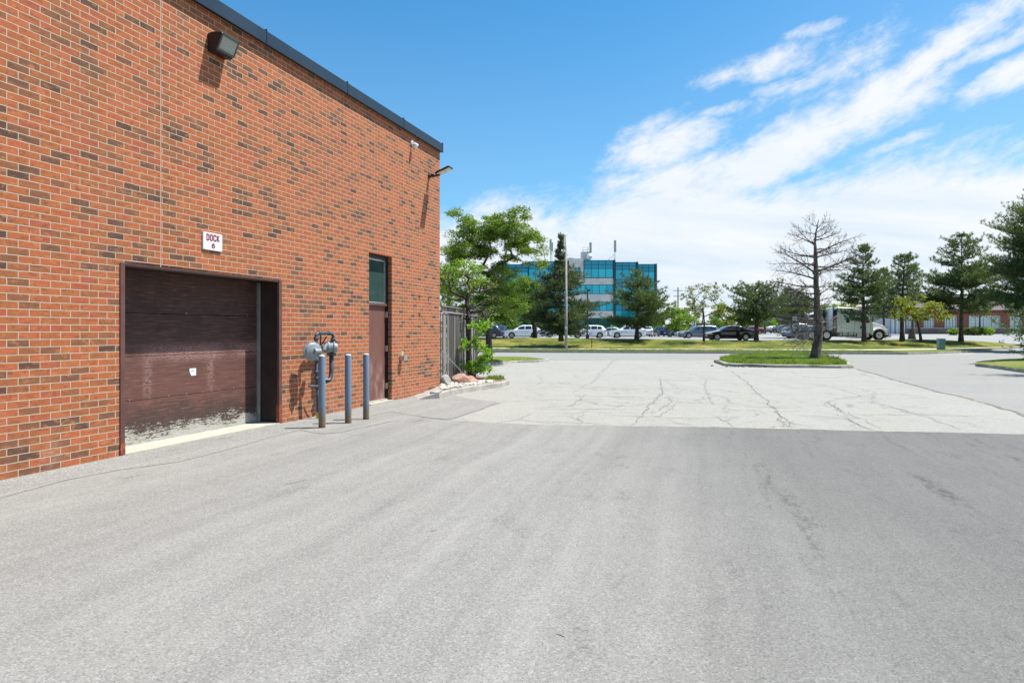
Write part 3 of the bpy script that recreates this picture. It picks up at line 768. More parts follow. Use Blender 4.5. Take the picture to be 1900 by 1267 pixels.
# little camera near the top of the wall
m1 = WL(765, 268, .02); sc2 = wthing('security_camera', (m1.x, 0, m1.z), 'tiny white security camera just under the coping near the corner', 'camera')
b = B(); b.lathe([(.06, 0), (.062, .015), (.05, .03)], 16, Matrix.Translation((0, 0, .05)) @ Matrix.Rotation(R(90), 4, 'X')); b.tube([(0, -.03, .05), (0, -.08, .03), (0, -.09, -.02)], .016, 8)
b.build('mount', M['white'], sc2)
b = B(); b.lathe([(0, .09), (.045, .085), (.055, .04), (.055, -.02), (.03, -.05), (0, -.055)], 16, Matrix.Translation((.0, -.1, -.07)) @ Matrix.Rotation(R(30), 4, 'X')); b.build('camera_body', M['white'], sc2, True)
b = B(); b.lathe([(.0, 0), (.028, -.002), (.028, -.012), (0, -.012)], 12, Matrix.Translation((.0, -.073, -.117)) @ Matrix.Rotation(R(30), 4, 'X')); b.build('lens', M['black'], sc2)

# outlet box with the yellow tag above
q = WL(747, 664, .05); ob = wthing('outlet_box', (q.x, 0, q.z), 'small grey metal outlet box on the brick between the side door and the corner', 'electrical box')
b = B(); b.box(-.065, .065, -.12, 0, -.055, .055, .006); b.build('box', M['galv'], ob)
b = B(); b.box(-.07, .07, -.135, -.1205, -.06, .065, .004); b.build('cover', M['galv'], ob)
q2 = WL(746.5, 655, 0); b = B(); b.box(-.05, .05, -.004, .0, -.05, .05, .002)
pl_ = wthing('tag_plate', (q2.x, -.001, q2.z), 'faded yellow tag stuck to the brick right above the outlet box', 'tag')
b.build('plate', simple('faded_yellow', (.45, .36, .16), .7), pl_)

# ================================================================ GAS METER
gmr = wthing('gas_meter', (WL(600, 700).x, 0, 0), 'grey gas meter with round regulator and looped pipes against the wall behind the bollards', 'gas meter')
GX = WL(600, 700).x
def G(x, y, d=.24):
    v = WL(x, y, d); return Vector((v.x - GX, v.y, v.z))
PR = .030
# riser, up through valve to the regulator, loop over the top, down through the meter and back into the wall
b = B()
rx = G(589, 700).x
b.tube([G(590, 772, .24), G(590, 740, .24), G(590, 722, .24)], .027, 12)
b.tube([G(588, 722), G(587, 664)], .027, 12)
b.tube([G(586.5, 648), G(586.5, 625)], PR, 12)
pa, pb = G(586.5, 619), G(616, 619.5)
ring = [G(586.5, 628), G(586.7, 622), G(589, 618.5), G(594, 618), G(603, 618), G(611, 618.5), G(616, 619.5), G(618.2, 624), G(618, 631)]
b.tube(ring, [PR, PR * 1.02, PR, PR * .95, PR * .95, PR * .95, PR, PR, PR], 12)
for q in (G(586.5, 626), G(593, 618), G(610, 618.4), G(618, 629), G(587, 664), G(587, 690), G(588, 716)):
    pass
b.tube([G(615, 655), G(615, 690), G(614, 699), G(611, 705), G(606, 707, .22), G(603, 707.5, .12), G(603, 707.5, 0)], [.042, .042, .042, .041, .04, .038, .038], 12)
b.build('pipe', M['pipe'], gmr, True)
b = B()
def collar(b, c, r, h, ax='Z'):
    Mx = Matrix.Translation(c)
    if ax == 'X': Mx = Mx @ Matrix.Rotation(R(90), 4, 'Y')
    if ax == 'Y': Mx = Mx @ Matrix.Rotation(R(90), 4, 'X')
    b.lathe([(r * .85, -h), (r, -h * .8), (r, h * .8), (r * .85, h)], 12, Mx)
for q, ax in ((G(586.5, 628), 'Z'), (G(592.5, 618), 'X'), (G(610.5, 618.4), 'X'), (G(618, 630), 'Z'), (G(587, 668), 'Z'), (G(587, 690), 'Z'), (G(587.5, 702), 'Z'), (G(588, 717), 'Z')):
    b = B(); collar(b, q, .043, .028, ax); b.build('pipe_fitting', M['pipe'], gmr, True)
b = B()
b.tube([G(573, 716.5, .26), G(587, 716.5, .26), G(595, 716, .26)], [.016, .02, .016], 8)
b.build('lever', M['pipe'], gmr, True)
b = B(); c0 = G(586, 700, .22); b.tube([G(588, 703, .2), G(612, 703.5, .30)], .012, 8); b.lathe([(.022, -.02), (.03, 0), (.022, .02)], 10, Matrix.Translation(G(589, 702, .25)) @ Matrix.Rotation(R(90), 4, 'X'))
b.build('valve_handle', M['galv'], gmr)
# regulator: a big disc facing out and towards the viewer
rc0 = G(579.5, 651.5, .27); face = Matrix.Translation(rc0) @ Matrix.Rotation(R(-28), 4, 'Z') @ Matrix.Rotation(R(90), 4, 'X')
b = B(); b.lathe([(.05, -.09), (.12, -.045), (.145, -.014), (.172, -.014), (.174, .012), (.150, .014), (.144, .018), (.125, .045), (.06, .06), (.055, .062)], 32, face)
for k in range(12):
    a = k * math.pi / 6; b.lathe([(.008, -.02), (.008, .018), (0, .02)], 6, face @ Matrix.Translation((.165 * math.cos(a), .165 * math.sin(a), 0)))
b.build('regulator', M['grey_paint'], gmr, True, auto=True)
b = B(); b.tube([face @ Vector((0, 0, .08)), G(588, 652, .36), G(590.5, 652.5, .37)], [.048, .05, .05], 14); b.lathe([(.052, 0), (.058, .01), (.058, .03), (.03, .035), (0, .036)], 16, Matrix.Translation(G(591, 652.5, .37)) @ Matrix.Rotation(R(60), 4, 'Z') @ Matrix.Rotation(R(90), 4, 'X'))
b.build('spring_tube', M['grey_paint'], gmr, True, auto=True)
# rotary meter body
mc = G(614, 645, .24)
b = B(); b.lathe([(.06, -.13), (.10, -.12), (.105, -.06), (.118, -.055), (.118, -.03), (.10, -.025), (.10, .04), (.118, .045), (.118, .07), (.09, .075), (.08, .11), (.04, .125), (0, .126)], 24, Matrix.Translation(mc) @ Matrix.Rotation(R(40), 4, 'Z') @ Matrix.Rotation(R(90), 4, 'X'))
b.build('meter_body', M['grey_paint'], gmr, True, auto=True)
for q in (G(617, 635.5), G(615, 658)):
    b = B(); b.lathe([(.05, 0), (.088, 0), (.088, .022), (.05, .022)], 16, Matrix.Translation(q))
    for k in range(8):
        a = k * math.pi / 4; b.lathe([(.008, -.015), (.008, .035)], 6, Matrix.Translation(q + Vector((.068 * math.cos(a), .068 * math.sin(a), 0))))
    b.build('flange', M['pipe'], gmr)
b = B(); q = G(599.5, 645, .30); b.box(q.x - .045, q.x + .045, q.y - .04, q.y + .05, q.z - .04, q.z + .04, .006); b.build('index_box', M['grey_paint'], gmr)
b = B(); b.tube([G(594.5, 690, .1), G(594.5, 640, .1), G(595, 623, .2)], .014, 6); b.tube([G(595, 642, .1), G(606, 624, .22)], .012, 6); b.tube([G(594.5, 650, .1), G(594.5, 650, 0)], .014, 6)
b.build('bracket', M['rust'] if 0 else M['pipe'], gmr)
b = B(); b.tube([G(590.5, 787, .24), G(590.5, 765, .24)], .036, 10); b.build('sleeve', M['yellow'], gmr)
b = B(); b.tube([G(590.5, 800, .24), G(590.5, 787, .24)], .034, 10); b.build('riser_base', M['black'], gmr)

# loose grit swept against the foot of the wall and scattered on the paving
rg_ = random.Random(61); b = B()
def pebble(b, p, r):
    n = [Vector((rg_.uniform(.7, 1.2) * math.cos(a), rg_.uniform(.7, 1.2) * math.sin(a), 0)) * r for a in (0, 1.3, 2.5, 3.8, 5.)]
    b.add([p + q for q in n] + [p + Vector((rg_.uniform(-.3, .3) * r, rg_.uniform(-.3, .3) * r, r * .7))], [(i, (i + 1) % 5, 5) for i in range(5)])
wm = Matrix.Translation((CX, CY, 0)) @ Matrix.Rotation(RZ, 4, 'Z')
for k in range(1500):
    x_ = rg_.uniform(-12.5, -.1); o_ = abs(rg_.gauss(0, .16)) + .01
    if gx0 < x_ < gx1 and rg_.random() < .6: continue
    pebble(b, wm @ Vector((x_, -o_, .009)), rg_.uniform(.003, .013))
for k in range(500): pebble(b, Vector((rg_.uniform(-3.5, 9), rg_.uniform(2.2, 14), .005)), rg_.uniform(.002, .006))
o = b.build('grit', simple('grit_stone', (.30, .28, .25), .9, var=.6, scale=30)); tag(o, kind='stuff', label='loose grit and crumbs along the foot of the wall', cat='grit')

# ================================================================ BOLLARDS
BL = [('worn blue-grey steel bollard directly in front of the gas meter', 597.5, 10.56, 1.166, .056), ('blue-grey steel bollard standing between two others, clear of the gas meter', 646, 11.09, 1.160, .055), ('blue-grey steel bollard beside the brown side door', 679.3, 11.56, 1.155, .054)]
for lab, px, Y, h, r in BL:
    X = (px - 950) / F * Y
    e = empty('bollard', (X, Y, 0), 0, lab, 'bollard', 'steel bollards along the brick wall')
    b = B(); b.lathe([(r, -.03), (r, .2), (r * 1.0, h - .006), (r * .97, h)], 24); b.build('post', M['bollard'], e, True, auto=True)
    b = B(); b.lathe([(r * .96, h - .004), (r * .93, h + .008), (r * .5, h + .022), (0, h + .026)], 24); b.build('cap', simple('bollard_concrete_cap', (.46, .45, .43), .9, var=.2, scale=20), e, True)
# ================================================================ VERGE, BERM, KERBS, ISLANDS
def strip(rows, mat, name, kind='structure', smooth=True):
    n = len(rows[0]); V = [v for r in rows for v in r]
    Fc = [(i * n + j, i * n + j + 1, (i + 1) * n + j + 1, (i + 1) * n + j) for i in range(len(rows) - 1) for j in range(n - 1)]
    o = mesh(name, V, Fc, mat, smooth=smooth); return tag(o, kind=kind)
# crest of the bank (near edge of the far car park) and the drive side on the right
crest_px = [(-400, 622, .90), (0, 624, .90), (500, 625, .90), (800, 626, .90), (1000, 627, .89), (1180, 628.5, .85), (1300, 630.5, .76), (1400, 631.2, .73), (1560, 631, .73), (1650, 630, .73), (1720, 629.6, .73), (1800, 632, .60), (1865, 636.5, .36), (1893, 641.5, .18)]
crest = [P(*p) for p in crest_px]
low = []
nX = [crest[0].x * .8, -30, -14, -5, 1.5, 9, 15, 19.5, 24.5]
for x in nX: low.append(Vector((x, KY(x), .15)))
low += [Vector((26.4, KY(26.4), .15)), P(1740, 652.6, .15), P(1800, 650.2, .15), P(1862, 645.6, .15), P(1893, 643, .15)]
def resample(pl, n):
    d = [0]
    for a, c in zip(pl[:-1], pl[1:]): d.append(d[-1] + (c - a).length)
    return d
SUB = 8
def densify(pl):
    o = []
    for a, c in zip(pl[:-1], pl[1:]):
        for k in range(SUB): o.append(a.lerp(c, k / SUB))
    return o + [pl[-1]]
cd_, ld_ = densify(crest), densify(low)
rg = random.Random(9)
def bz(v, zc):
    t = min(1, max(0, (v - .42) / .53)); t = t * t * (3 - 2 * t); return .15 + (zc - .15) * t
rows = []; NV = 26
for i in range(NV + 1):
    v = i / NV; r = []
    for a, c in zip(ld_, cd_):
        p = a.lerp(c, v); p.z = bz(v, c.z) + (rg.uniform(-.012, .012) if .42 < v < 1 else 0); r.append(p)
    rows.append(r)
# the bank falls away to the car park behind it
back = []
for k, (dy_, dz_) in enumerate(((.8, -.02), (2.4, -.2))):
    rows.append([Vector((p.x, p.y + dy_, max(.05, p.z + dz_))) for p in cd_])
strip(rows, M['grass'], 'grass_bank')
ver = [[Vector((p.x, p.y, p.z + .006)) for p in r] for r in rows[:8]]
strip([[a.lerp(c, v) + Vector((0, 0, .007)) for a, c in zip([Vector((p.x, p.y, .15)) for p in ld_], [Vector((p.x, p.y, .15)) for p in cd_])] for v in (0.0, .1, .22)], M['grass_b'], 'verge')
strip([[Vector((a.lerp(c, v).x, a.lerp(c, v).y, .165)) for a, c in zip(ld_, cd_)] for v in (.262, .345)], M['sidewalk'], 'sidewalk')
def kerb(pl, name, w=.16, h=.15, z0=-.01, mat='kerb', seed=1, jag=0., inward=1):
    """kerb of quarter-round profile along a ground polyline; its face is on the polyline"""
    rnd = random.Random(seed); rows = [[] for _ in range(5)]
    pp = []
    for a, c in zip(pl[:-1], pl[1:]):
        n = max(1, int((c - a).length / .35))
        for k in range(n): pp.append(a.lerp(c, k / n))
    pp.append(pl[-1])
    for i, p in enumerate(pp):
        d = pp[min(i + 1, len(pp) - 1)] - pp[max(0, i - 1)]; d.z = 0; d.normalize(); n_ = Vector((-d.y, d.x, 0)) * inward
        j = rnd.uniform(-jag, jag); hh = h - max(0, rnd.uniform(-jag, jag)) * .6
        for k, (o, z) in enumerate(((-.03 + j, z0), (-.015 + j, hh * .8), (.012 + j, hh), (w, hh + .003), (w + .02, hh - .06))):
            rows[k].append(Vector((p.x + n_.x * o, p.y + n_.y * o, z)))
    if (pp[0] - pp[-1]).length > .5:      # close the cut ends
        for r in rows:
            r.insert(0, Vector((r[0].x, r[0].y, z0))); r.append(Vector((r[-1].x, r[-1].y, z0)))
    return strip(rows, M[mat], name, smooth=False)
kerb([Vector((x, KY(x), 0)) for x in (-60, -20, 0, 20, 26.4)], 'road_kerb', seed=3)
dk_ = [P(x, y, 0) for x, y in ((1672, 657.4),)]
kerb([Vector((p.x, p.y, 0)) for p in low[9:]], 'drive_kerb', .3, .15, seed=4)
# far car park: one gently rising sheet
def lotz(x, y):
    a = min(1, max(0, (x - 27) / 22)); c = min(1, max(0, (y - 64) / 18)); return .66 + .51 * a * c
lr = []
xs_ = [-60, -40, -20, 0, 8, 15, 20, 26, 32, 37, 42, 46, 49, 54, 62, 80, 120]
def crest_at(x):
    for a, c in zip(crest[:-1], crest[1:]):
        if a.x <= x <= c.x:
            t = (x - a.x) / max(1e-6, c.x - a.x); return a.lerp(c, t)
    return None
r0, r1 = [], []
for x in xs_:
    c = crest_at(x)
    if c is None or x > 49: y0, z0 = (60.5, .008) if x > 49 else (64, .6)
    else: y0, z0 = c.y + .35, c.z - .06
    if x <= 46 and c is not None: z0 = min(z0, .66)
    r0.append(Vector((x, y0, z0))); r1.append(Vector((x, max(y0 + 6, 70), lotz(x, 70) if x < 46 else .55 + .1 * (x > 60))))
rows = [r0, r1]
for y in (76, 84, 95, 120, 170, 260): rows.append([Vector((x, y, lotz(x, y))) for x in xs_])
strip(rows, asphalt_mat('far_lot_asphalt', (.20, .2, .20), (.30, .30, .295), streak=.2, speck=.1), 'far_car_park')
strip([[Vector((x, y, .50)) for x in (-400, -60)] for y in (70, 900)], M['grass_b'], 'field')
strip([[Vector((x, y, .64 if y < 300 else .9)) for x in (-500, 500)] for y in (259.9, 1500)], M['grass_b'], 'far_field')

# islands ---------------------------------------------------------
def island(name, px, z, mat, kmat, seed=1, jag=0., bulge=.12, w=.15, zk=.13, open_at=None):
    """planted island: a kerb round the rim and a slightly domed grass or soil bed"""
    pl = [P(x, y, z) for x, y in px]
    cx = sum((p.x for p in pl)) / len(pl); cy = sum((p.y for p in pl)) / len(pl); c = Vector((cx, cy, z))
    pp = []
    for a, c_ in zip(pl, pl[1:] + pl[:1]):
        n = max(1, int((c_ - a).length / .4))
        for k in range(n): pp.append(a.lerp(c_, k / n))
    rows = []
    rnd = random.Random(seed)
    for f, dz in ((1, -.02), (.95, 0), (.8, bulge * .5), (.5, bulge), (.05, bulge)):
        rows.append([Vector((c.x + (p.x - c.x) * f, c.y + (p.y - c.y) * f, z + dz + rnd.uniform(-.01, .01))) for p in pp + [pp[0]]])
    o = strip(rows, mat, name)
    area = sum(a.x * c_.y - c_.x * a.y for a, c_ in zip(pl, pl[1:] + pl[:1]))
    kl = [Vector((p.x, p.y, 0)) for p in (pl[:open_at] if open_at else pp + [pp[0]])]
    kerb(kl, name + '_kerb', w, zk, mat=kmat, seed=seed, jag=jag, inward=1 if area > 0 else -1)
    return pl
ISL = [(1326, 667.5), (1345, 673.5), (1390, 675), (1440, 676.5), (1510, 677), (1560, 677.5), (1582, 677), (1574, 672), (1552, 665.5), (1530, 660), (1505, 657.4), (1440, 656.5), (1375, 658.3), (1345, 662)]
isl = island('island', ISL, .13, M['grass_i'], 'kerb', 5, .03)
isl_r = island('island', [(1812, 670), (1812, 674), (1840, 676.5), (1900, 684.5), (2050, 700), (2300, 712), (2300, 668), (2000, 663), (1900, 664), (1850, 666)], .15, M['grass_b'], 'kerb', 6, .01, bulge=.08)
isl_l = island('island', [(1018, 665.5), (1000, 667.5), (960, 668.5), (915, 671.5), (880, 678), (850, 684), (835, 672), (880, 663.5), (930, 661), (985, 662.3)], .12, M['grass_b'], 'concrete_dark', 7, .02, bulge=.08, zk=.11)
rb = island('planting_bed', [(813, 727.5), (835, 722.5), (862, 717.5), (900, 712), (930, 708.2), (944, 704.6), (938, 701.5), (915, 699.8), (890, 697), (868, 692), (850, 694), (812, 712)], .15, M['soil'], 'kerb', 8, .006, bulge=.03, w=.2, zk=.15, open_at=11)
b = B(); A_ = P(814, 727.8, .15); A_.z = .150; Bc = Vector((CX + .02, CY - .02, .152)); Cw = Vector((CX + ST * L(768) + .01, CY + CT * L(768), .01)); Dk = Vector((A_.x, A_.y, .0)); D2 = P(776, 741, .008)
b.add([A_, Bc, Cw, Dk, Vector((Bc.x, Bc.y, 0)), A_ + Vector((.05, .22, 0)), Vector((CX + .12, CY + .3, .152)), D2], [(0, 1, 2), (0, 2, 7), (0, 7, 3), (0, 5, 6, 1)])
tag(b.build('bed_end_fillet', M['concrete_dark']), kind='structure')
# broken dark debris along the front of the tree island
rdb = random.Random(31); b = B()
for k in range(260):
    x = rdb.gauss(1440, 45); p = P(x, 679.3 + rdb.uniform(-1.2, 2.2), 0); s = rdb.uniform(.02, .09)
    a = rdb.uniform(0, 3.1); d = Vector((math.cos(a), math.sin(a) * .5, 0)) * s
    b.tube([p - d + Vector((0, 0, .01)), p + Vector((0, 0, rdb.uniform(.02, .07))), p + d + Vector((0, 0, .01))], [s * .3, s * .45, s * .2], 5)
o = b.build('bark_debris', M['bark_dark']); tag(o, kind='stuff', label='dark broken bark and rubble along the kerb of the tree island', cat='debris')
# stones
def rock(name, p, r, mat, label, seed, group=None, sq=(1, .8, .7)):
    import bmesh
    bm = bmesh.new(); bmesh.ops.create_icosphere(bm, subdivisions=3, radius=1)
    rnd = random.Random(seed); pls = [(Vector((rnd.gauss(0, 1), rnd.gauss(0, 1), rnd.gauss(0, 1))).normalized(), rnd.uniform(.62, .9)) for _ in range(9)]
    for v in bm.verts:
        for n_, d in pls:
            e = v.co.dot(n_) - d
            if e > 0: v.co -= n_ * e * .92
        v.co = Vector((v.co.x * r * sq[0], v.co.y * r * sq[1], v.co.z * r * sq[2]))
    me = bpy.data.meshes.new(name); bm.to_mesh(me); bm.free(); me.materials.append(mat)
    o = bpy.data.objects.new(name, me); COL.objects.link(o); o.location = p; o.rotation_euler = (0, 0, rnd.uniform(0, 3)); return tag(o, label, 'rock', group)
M['rock_pink'] = simple('pink_granite', (.36, .21, .155), .9, var=.3, scale=6, bump=.8, bscale=14)
M['rock_pale'] = simple('pale_stone', (.52, .49, .43), .9, var=.25, scale=7, bump=.5, bscale=20)
M['rock_grey'] = simple('grey_stone', (.34, .33, .31), .9, var=.25, scale=7, bump=.5, bscale=20)
rock('boulder', P(856, 706, .22), .27, M['rock_pink'], 'larger pink granite boulder on the stone bed at the foot of the fence', 11, sq=(1.1, .8, .75))
rock('boulder', P(873, 707, .20), .22, M['rock_pink'], 'smaller pink granite boulder, right of the larger one at the tree foot', 12, sq=(1, .8, .7))
rock('boulder', P(826, 706.5, .25), .19, M['rock_grey'], 'grey rounded boulder tucked behind the brick corner of the warehouse', 13, sq=(.8, .8, .9))
rs = random.Random(17); sv_ = []
b = B()
stones = []
for k in range(150):
    x = rs.uniform(818, 915); y = rs.uniform(0, 1); yb = 724 - (x - 815) * .155; p = P(x, yb - y * 13 * (1 - (x - 815) / 130), .16); stones.append((p, rs.uniform(.035, .085)))
protos = []
for k in range(4):
    o = rock('pale_stone', Vector((0, 0, 0)), 1., M['rock_pale'] if k < 3 else M['rock_grey'], 'small pale stone among others filling the bed by the fence', 40 + k, 'small pale stones in the planting bed', (1, .8, .6)); protos.append(o)
for k, (p, r) in enumerate(stones):
    o = protos[k] if k < 4 else protos[k % 4].copy()
    if k >= 4: COL.objects.link(o)
    o.location = p; o.scale = (r, r, r); o.rotation_euler = (rs.uniform(-.3, .3), rs.uniform(-.3, .3), rs.uniform(0, 6))

# grass blades on the near islands (stuff)
def blades(name, poly, n, h, z, mat, seed, w=.012, lean=.5):
    rnd = np.random.default_rng(seed); xs = np.array([p.x for p in poly]); ys = np.array([p.y for p in poly]); pts = []
    N = len(poly)
    while len(pts) < n:
        X = rnd.uniform(xs.min(), xs.max(), 4000); Y = rnd.uniform(ys.min(), ys.max(), 4000); ins = np.zeros(4000, bool)
        for i in range(N):
            x1, y1, x2, y2 = xs[i], ys[i], xs[i - 1], ys[i - 1]
            c = ((y1 > Y) != (y2 > Y)) & (X < (x2 - x1) * (Y - y1) / (y2 - y1 + 1e-9) + x1); ins ^= c
        pts += list(zip(X[ins], Y[ins]))
    p = np.array(pts[:n]); a = rnd.uniform(0, 6.28, n); clump = .55 + .9 * np.abs(np.sin(p[:, 0] * 2.1 + np.sin(p[:, 1] * 1.7) * 2) * np.cos(p[:, 1] * 1.3 + p[:, 0]))
    H = h * rnd.uniform(.4, 1.3, n) * clump; wd = w * rnd.uniform(.7, 1.6, n)
    ox, oy = np.cos(a) * wd, np.sin(a) * wd; la = rnd.uniform(0, 6.28, n); lx, ly = np.cos(la) * H * lean * rnd.uniform(.2, 1, n), np.sin(la) * H * lean * rnd.uniform(.2, 1, n)
    V = np.stack([np.stack([p[:, 0] - ox, p[:, 1] - oy, np.full(n, z)], 1), np.stack([p[:, 0] + ox, p[:, 1] + oy, np.full(n, z)], 1), np.stack([p[:, 0] + lx, p[:, 1] + ly, z + H], 1)], 1)
    return quads(name, V, mat, n=3)
def shrink(poly, f):
    cx = sum(p.x for p in poly) / len(poly); cy = sum(p.y for p in poly) / len(poly)
    return [Vector((cx + (p.x - cx) * f, cy + (p.y - cy) * f, p.z)) for p in poly]
o = blades('island_grass', shrink(isl, .93), 30000, .13, .15, M['blade'], 3, .022, .9); tag(o, 'bright green long grass growing on the island under the dead tree', 'grass', kind='stuff')
o = blades('bed_weeds', [P(900, 708.5, .15), P(930, 705.5, .15), P(936, 703, .15), P(905, 701, .15)], 900, .10, .15, M['blade'], 4, .01); tag(o, 'low weeds at the tip of the stone bed', 'grass', kind='stuff')
o = blades('kerb_weeds', [P(895, 719, 0), P(912, 716, 0), P(912, 714.5, 0), P(895, 717, 0)], 260, .05, 0, M['blade'], 5, .01); tag(o, 'weeds growing from the joint at the bed kerb', 'grass', kind='stuff')
bl_bank = []
o = blades('verge_grass_blades', [Vector((-14, KY(-14) + .3, 0)), Vector((26, KY(26) + .3, 0)), Vector((27, KY(27) + 3.6, 0)), Vector((-14, KY(-14) + 3.8, 0))], 26000, .06, .155, leaf_mat('verge_blade', [(.1, .15, .03), (.2, .26, .05), (.3, .3, .09)], .3), 6, .02, .8); tag(o, 'short dry grass on the verge between kerb and sidewalk', 'grass', kind='stuff')

# ================================================================ TREES
def leafquads(rng, C, n_per, rad, size, flat=.6, aspect=1.7, droop=0.):
    """C (k,3) cluster centres -> separate leaf quads scattered in flattened balls"""
    C = np.asarray(C, float); k = len(C); n = k * n_per
    d = rng.normal(size=(n, 3)); d /= np.linalg.norm(d, axis=1)[:, None]; d *= (rng.uniform(0, 1, n) ** .45)[:, None]
    R_ = np.repeat(np.broadcast_to(np.asarray(rad, float), (k,)), n_per)[:, None]
    d = d * R_; d[:, 2] *= flat; c = np.repeat(C, n_per, 0) + d
    c[:, 2] -= droop * (np.abs(d[:, 0]) + np.abs(d[:, 1]))
    u = rng.normal(size=(n, 3)); u[:, 2] *= .55; u /= np.linalg.norm(u, axis=1)[:, None]
    w = rng.normal(size=(n, 3)); w -= u * (w * u).sum(1)[:, None]; w /= np.linalg.norm(w, axis=1)[:, None]
    s = size * rng.uniform(.55, 1.4, n)[:, None]; u = u * s * aspect * .5; w = w * s * .5
    return np.stack([c - u, c + w * .9, c + u, c - w * .9], 1)
def needles(rng, C, D, n_per, ln, wd, spread=1.):
    """tufts: thin triangles radiating from centre C about direction D"""
    C = np.asarray(C, float); D = np.asarray(D, float); k = len(C); n = k * n_per
    c = np.repeat(C, n_per, 0); d = np.repeat(D, n_per, 0) + rng.normal(size=(n, 3)) * .62 * spread; d /= np.linalg.norm(d, axis=1)[:, None]
    w = rng.normal(size=(n, 3)); w -= d * (w * d).sum(1)[:, None]; w /= np.linalg.norm(w, axis=1)[:, None]
    L_ = ln * rng.uniform(.6, 1.25, n)[:, None]; c = c + rng.normal(size=(n, 3)) * ln * .22
    return np.stack([c - w * wd * .5, c + w * wd * .5, c + d * L_], 1)

def conifer(name, base, H, prof, label, seed, h0=.2, whorl=.34, per=5, up=.25, droop=0., lean=(0, 0), needle=.22, wid=.045, nper=9, mat='n_pine', bark='bark', cat='tree', group=None, rbase=.16, gap=.12, clump=.17, top_up=.5):
    """trunk with whorled limbs; needle tufts sit along each limb and its side shoots.
    prof: (height fraction, crown radius) pairs"""
    rng = np.random.default_rng(seed); rnd = random.Random(seed)
    root = empty(name, base, 0, label, cat, group)
    def rad(f):
        for (a, ra), (c, rc_) in zip(prof[:-1], prof[1:]):
            if a <= f <= c: return ra + (rc_ - ra) * (f - a) / (c - a)
        return prof[-1][1]
    b = B(); tp = []
    N = 12
    for i in range(N + 1):
        f = i / N; tp.append(Vector((lean[0] * f * f + .05 * math.sin(f * 5 + seed), lean[1] * f * f + .05 * math.cos(f * 4 + seed), H * f - (.1 if i == 0 else 0))))
    b.tube(tp, [max(.015, rbase * (1.25 if i == 0 else 1) * (1 - .93 * i / N)) for i in range(N + 1)], 9)
    def at(f): i = min(N - 1, int(f * N)); return tp[i].lerp(tp[i + 1], f * N - i)
    C, D = [], []
    h = h0 * H
    while h < H * .985:
        f = h / H; r0 = rad(f); a0 = rnd.uniform(0, 6.28); r0 *= rnd.uniform(.72, 1.15); m = max(3, int(round(per * (1 if f < .8 else .8))))
        for k in range(m):
            if rnd.random() < gap: continue
            a = a0 + 6.283 * k / m + rnd.uniform(-.35, .35); Lb = r0 * rnd.uniform(.62, 1.12)
            if Lb < .08: continue
            Lb *= (1.18 if rnd.random() < .25 else 1.0); p0 = at(f); dirh = Vector((math.cos(a), math.sin(a), 0)); u_ = up + (f - .5) * top_up
            npt = max(3, int(Lb / .3)); pts = [p0]; ks = rnd.uniform(-.25, .25)
            for j in range(1, npt + 1):
                t = j / npt; q = p0 + dirh * Lb * t + Vector((-dirh.y, dirh.x, 0)) * ks * Lb * t * t + Vector((0, 0, Lb * (u_ * t - droop * t * t + .22 * t * t * t)))
                pts.append(q)
            rb_ = max(.012, rbase * .30 * (Lb / max(.5, prof_max)) + .008)
            b.tube(pts, [max(.006, rb_ * (1 - .85 * j / npt)) for j in range(npt + 1)], 5, False)
            for j in range(1, npt + 1):
                t = j / npt
                if t < .2 and Lb > .8: continue
                q = pts[j]; dd = (pts[j] - pts[j - 1]).normalized()
                # side shoots
                ns = 2 + int(Lb * (1 - t) * 1.7 + .8)
                for s_ in range(ns):
                    sl_ = (rnd.uniform(.08, .42) * Lb * (1.15 - t) + .06); sa = rnd.choice((-1, 1)) * rnd.uniform(.5, 1.2)
                    sd_ = Vector((dd.x * math.cos(sa) - dd.y * math.sin(sa), dd.x * math.sin(sa) + dd.y * math.cos(sa), dd.z + rnd.uniform(-.2, .6)))
                    e = q + sd_ * sl_
                    if sl_ > .28 and rnd.random() < .4: b.tube([q, e], [.009, .004], 4, False)
                    m_ = max(1, int(sl_ / clump))
                    for z_ in range(m_):
                        cpt = q.lerp(e, (z_ + 1) / m_) + Vector((rnd.uniform(-.07, .07), rnd.uniform(-.07, .07), rnd.uniform(-.10, .16)))
                        C.append(cpt); D.append((sd_.x * .6, sd_.y * .6, sd_.z * .5 + .55))
                C.append(q); D.append((dd.x, dd.y, dd.z + .6))
        h += whorl * rnd.uniform(.5, 1.45) * (1.1 - .35 * f)
    for j in range(6): C.append(tp[-1] - Vector((0, 0, .12 * j))); D.append((0, 0, 1))
    b.build('trunk', M[bark], root, True)
    V = needles(rng, C, D, nper, needle, wid)
    quads('crown', V, M[mat], root, n=3)
    return root
prof_max = 3.

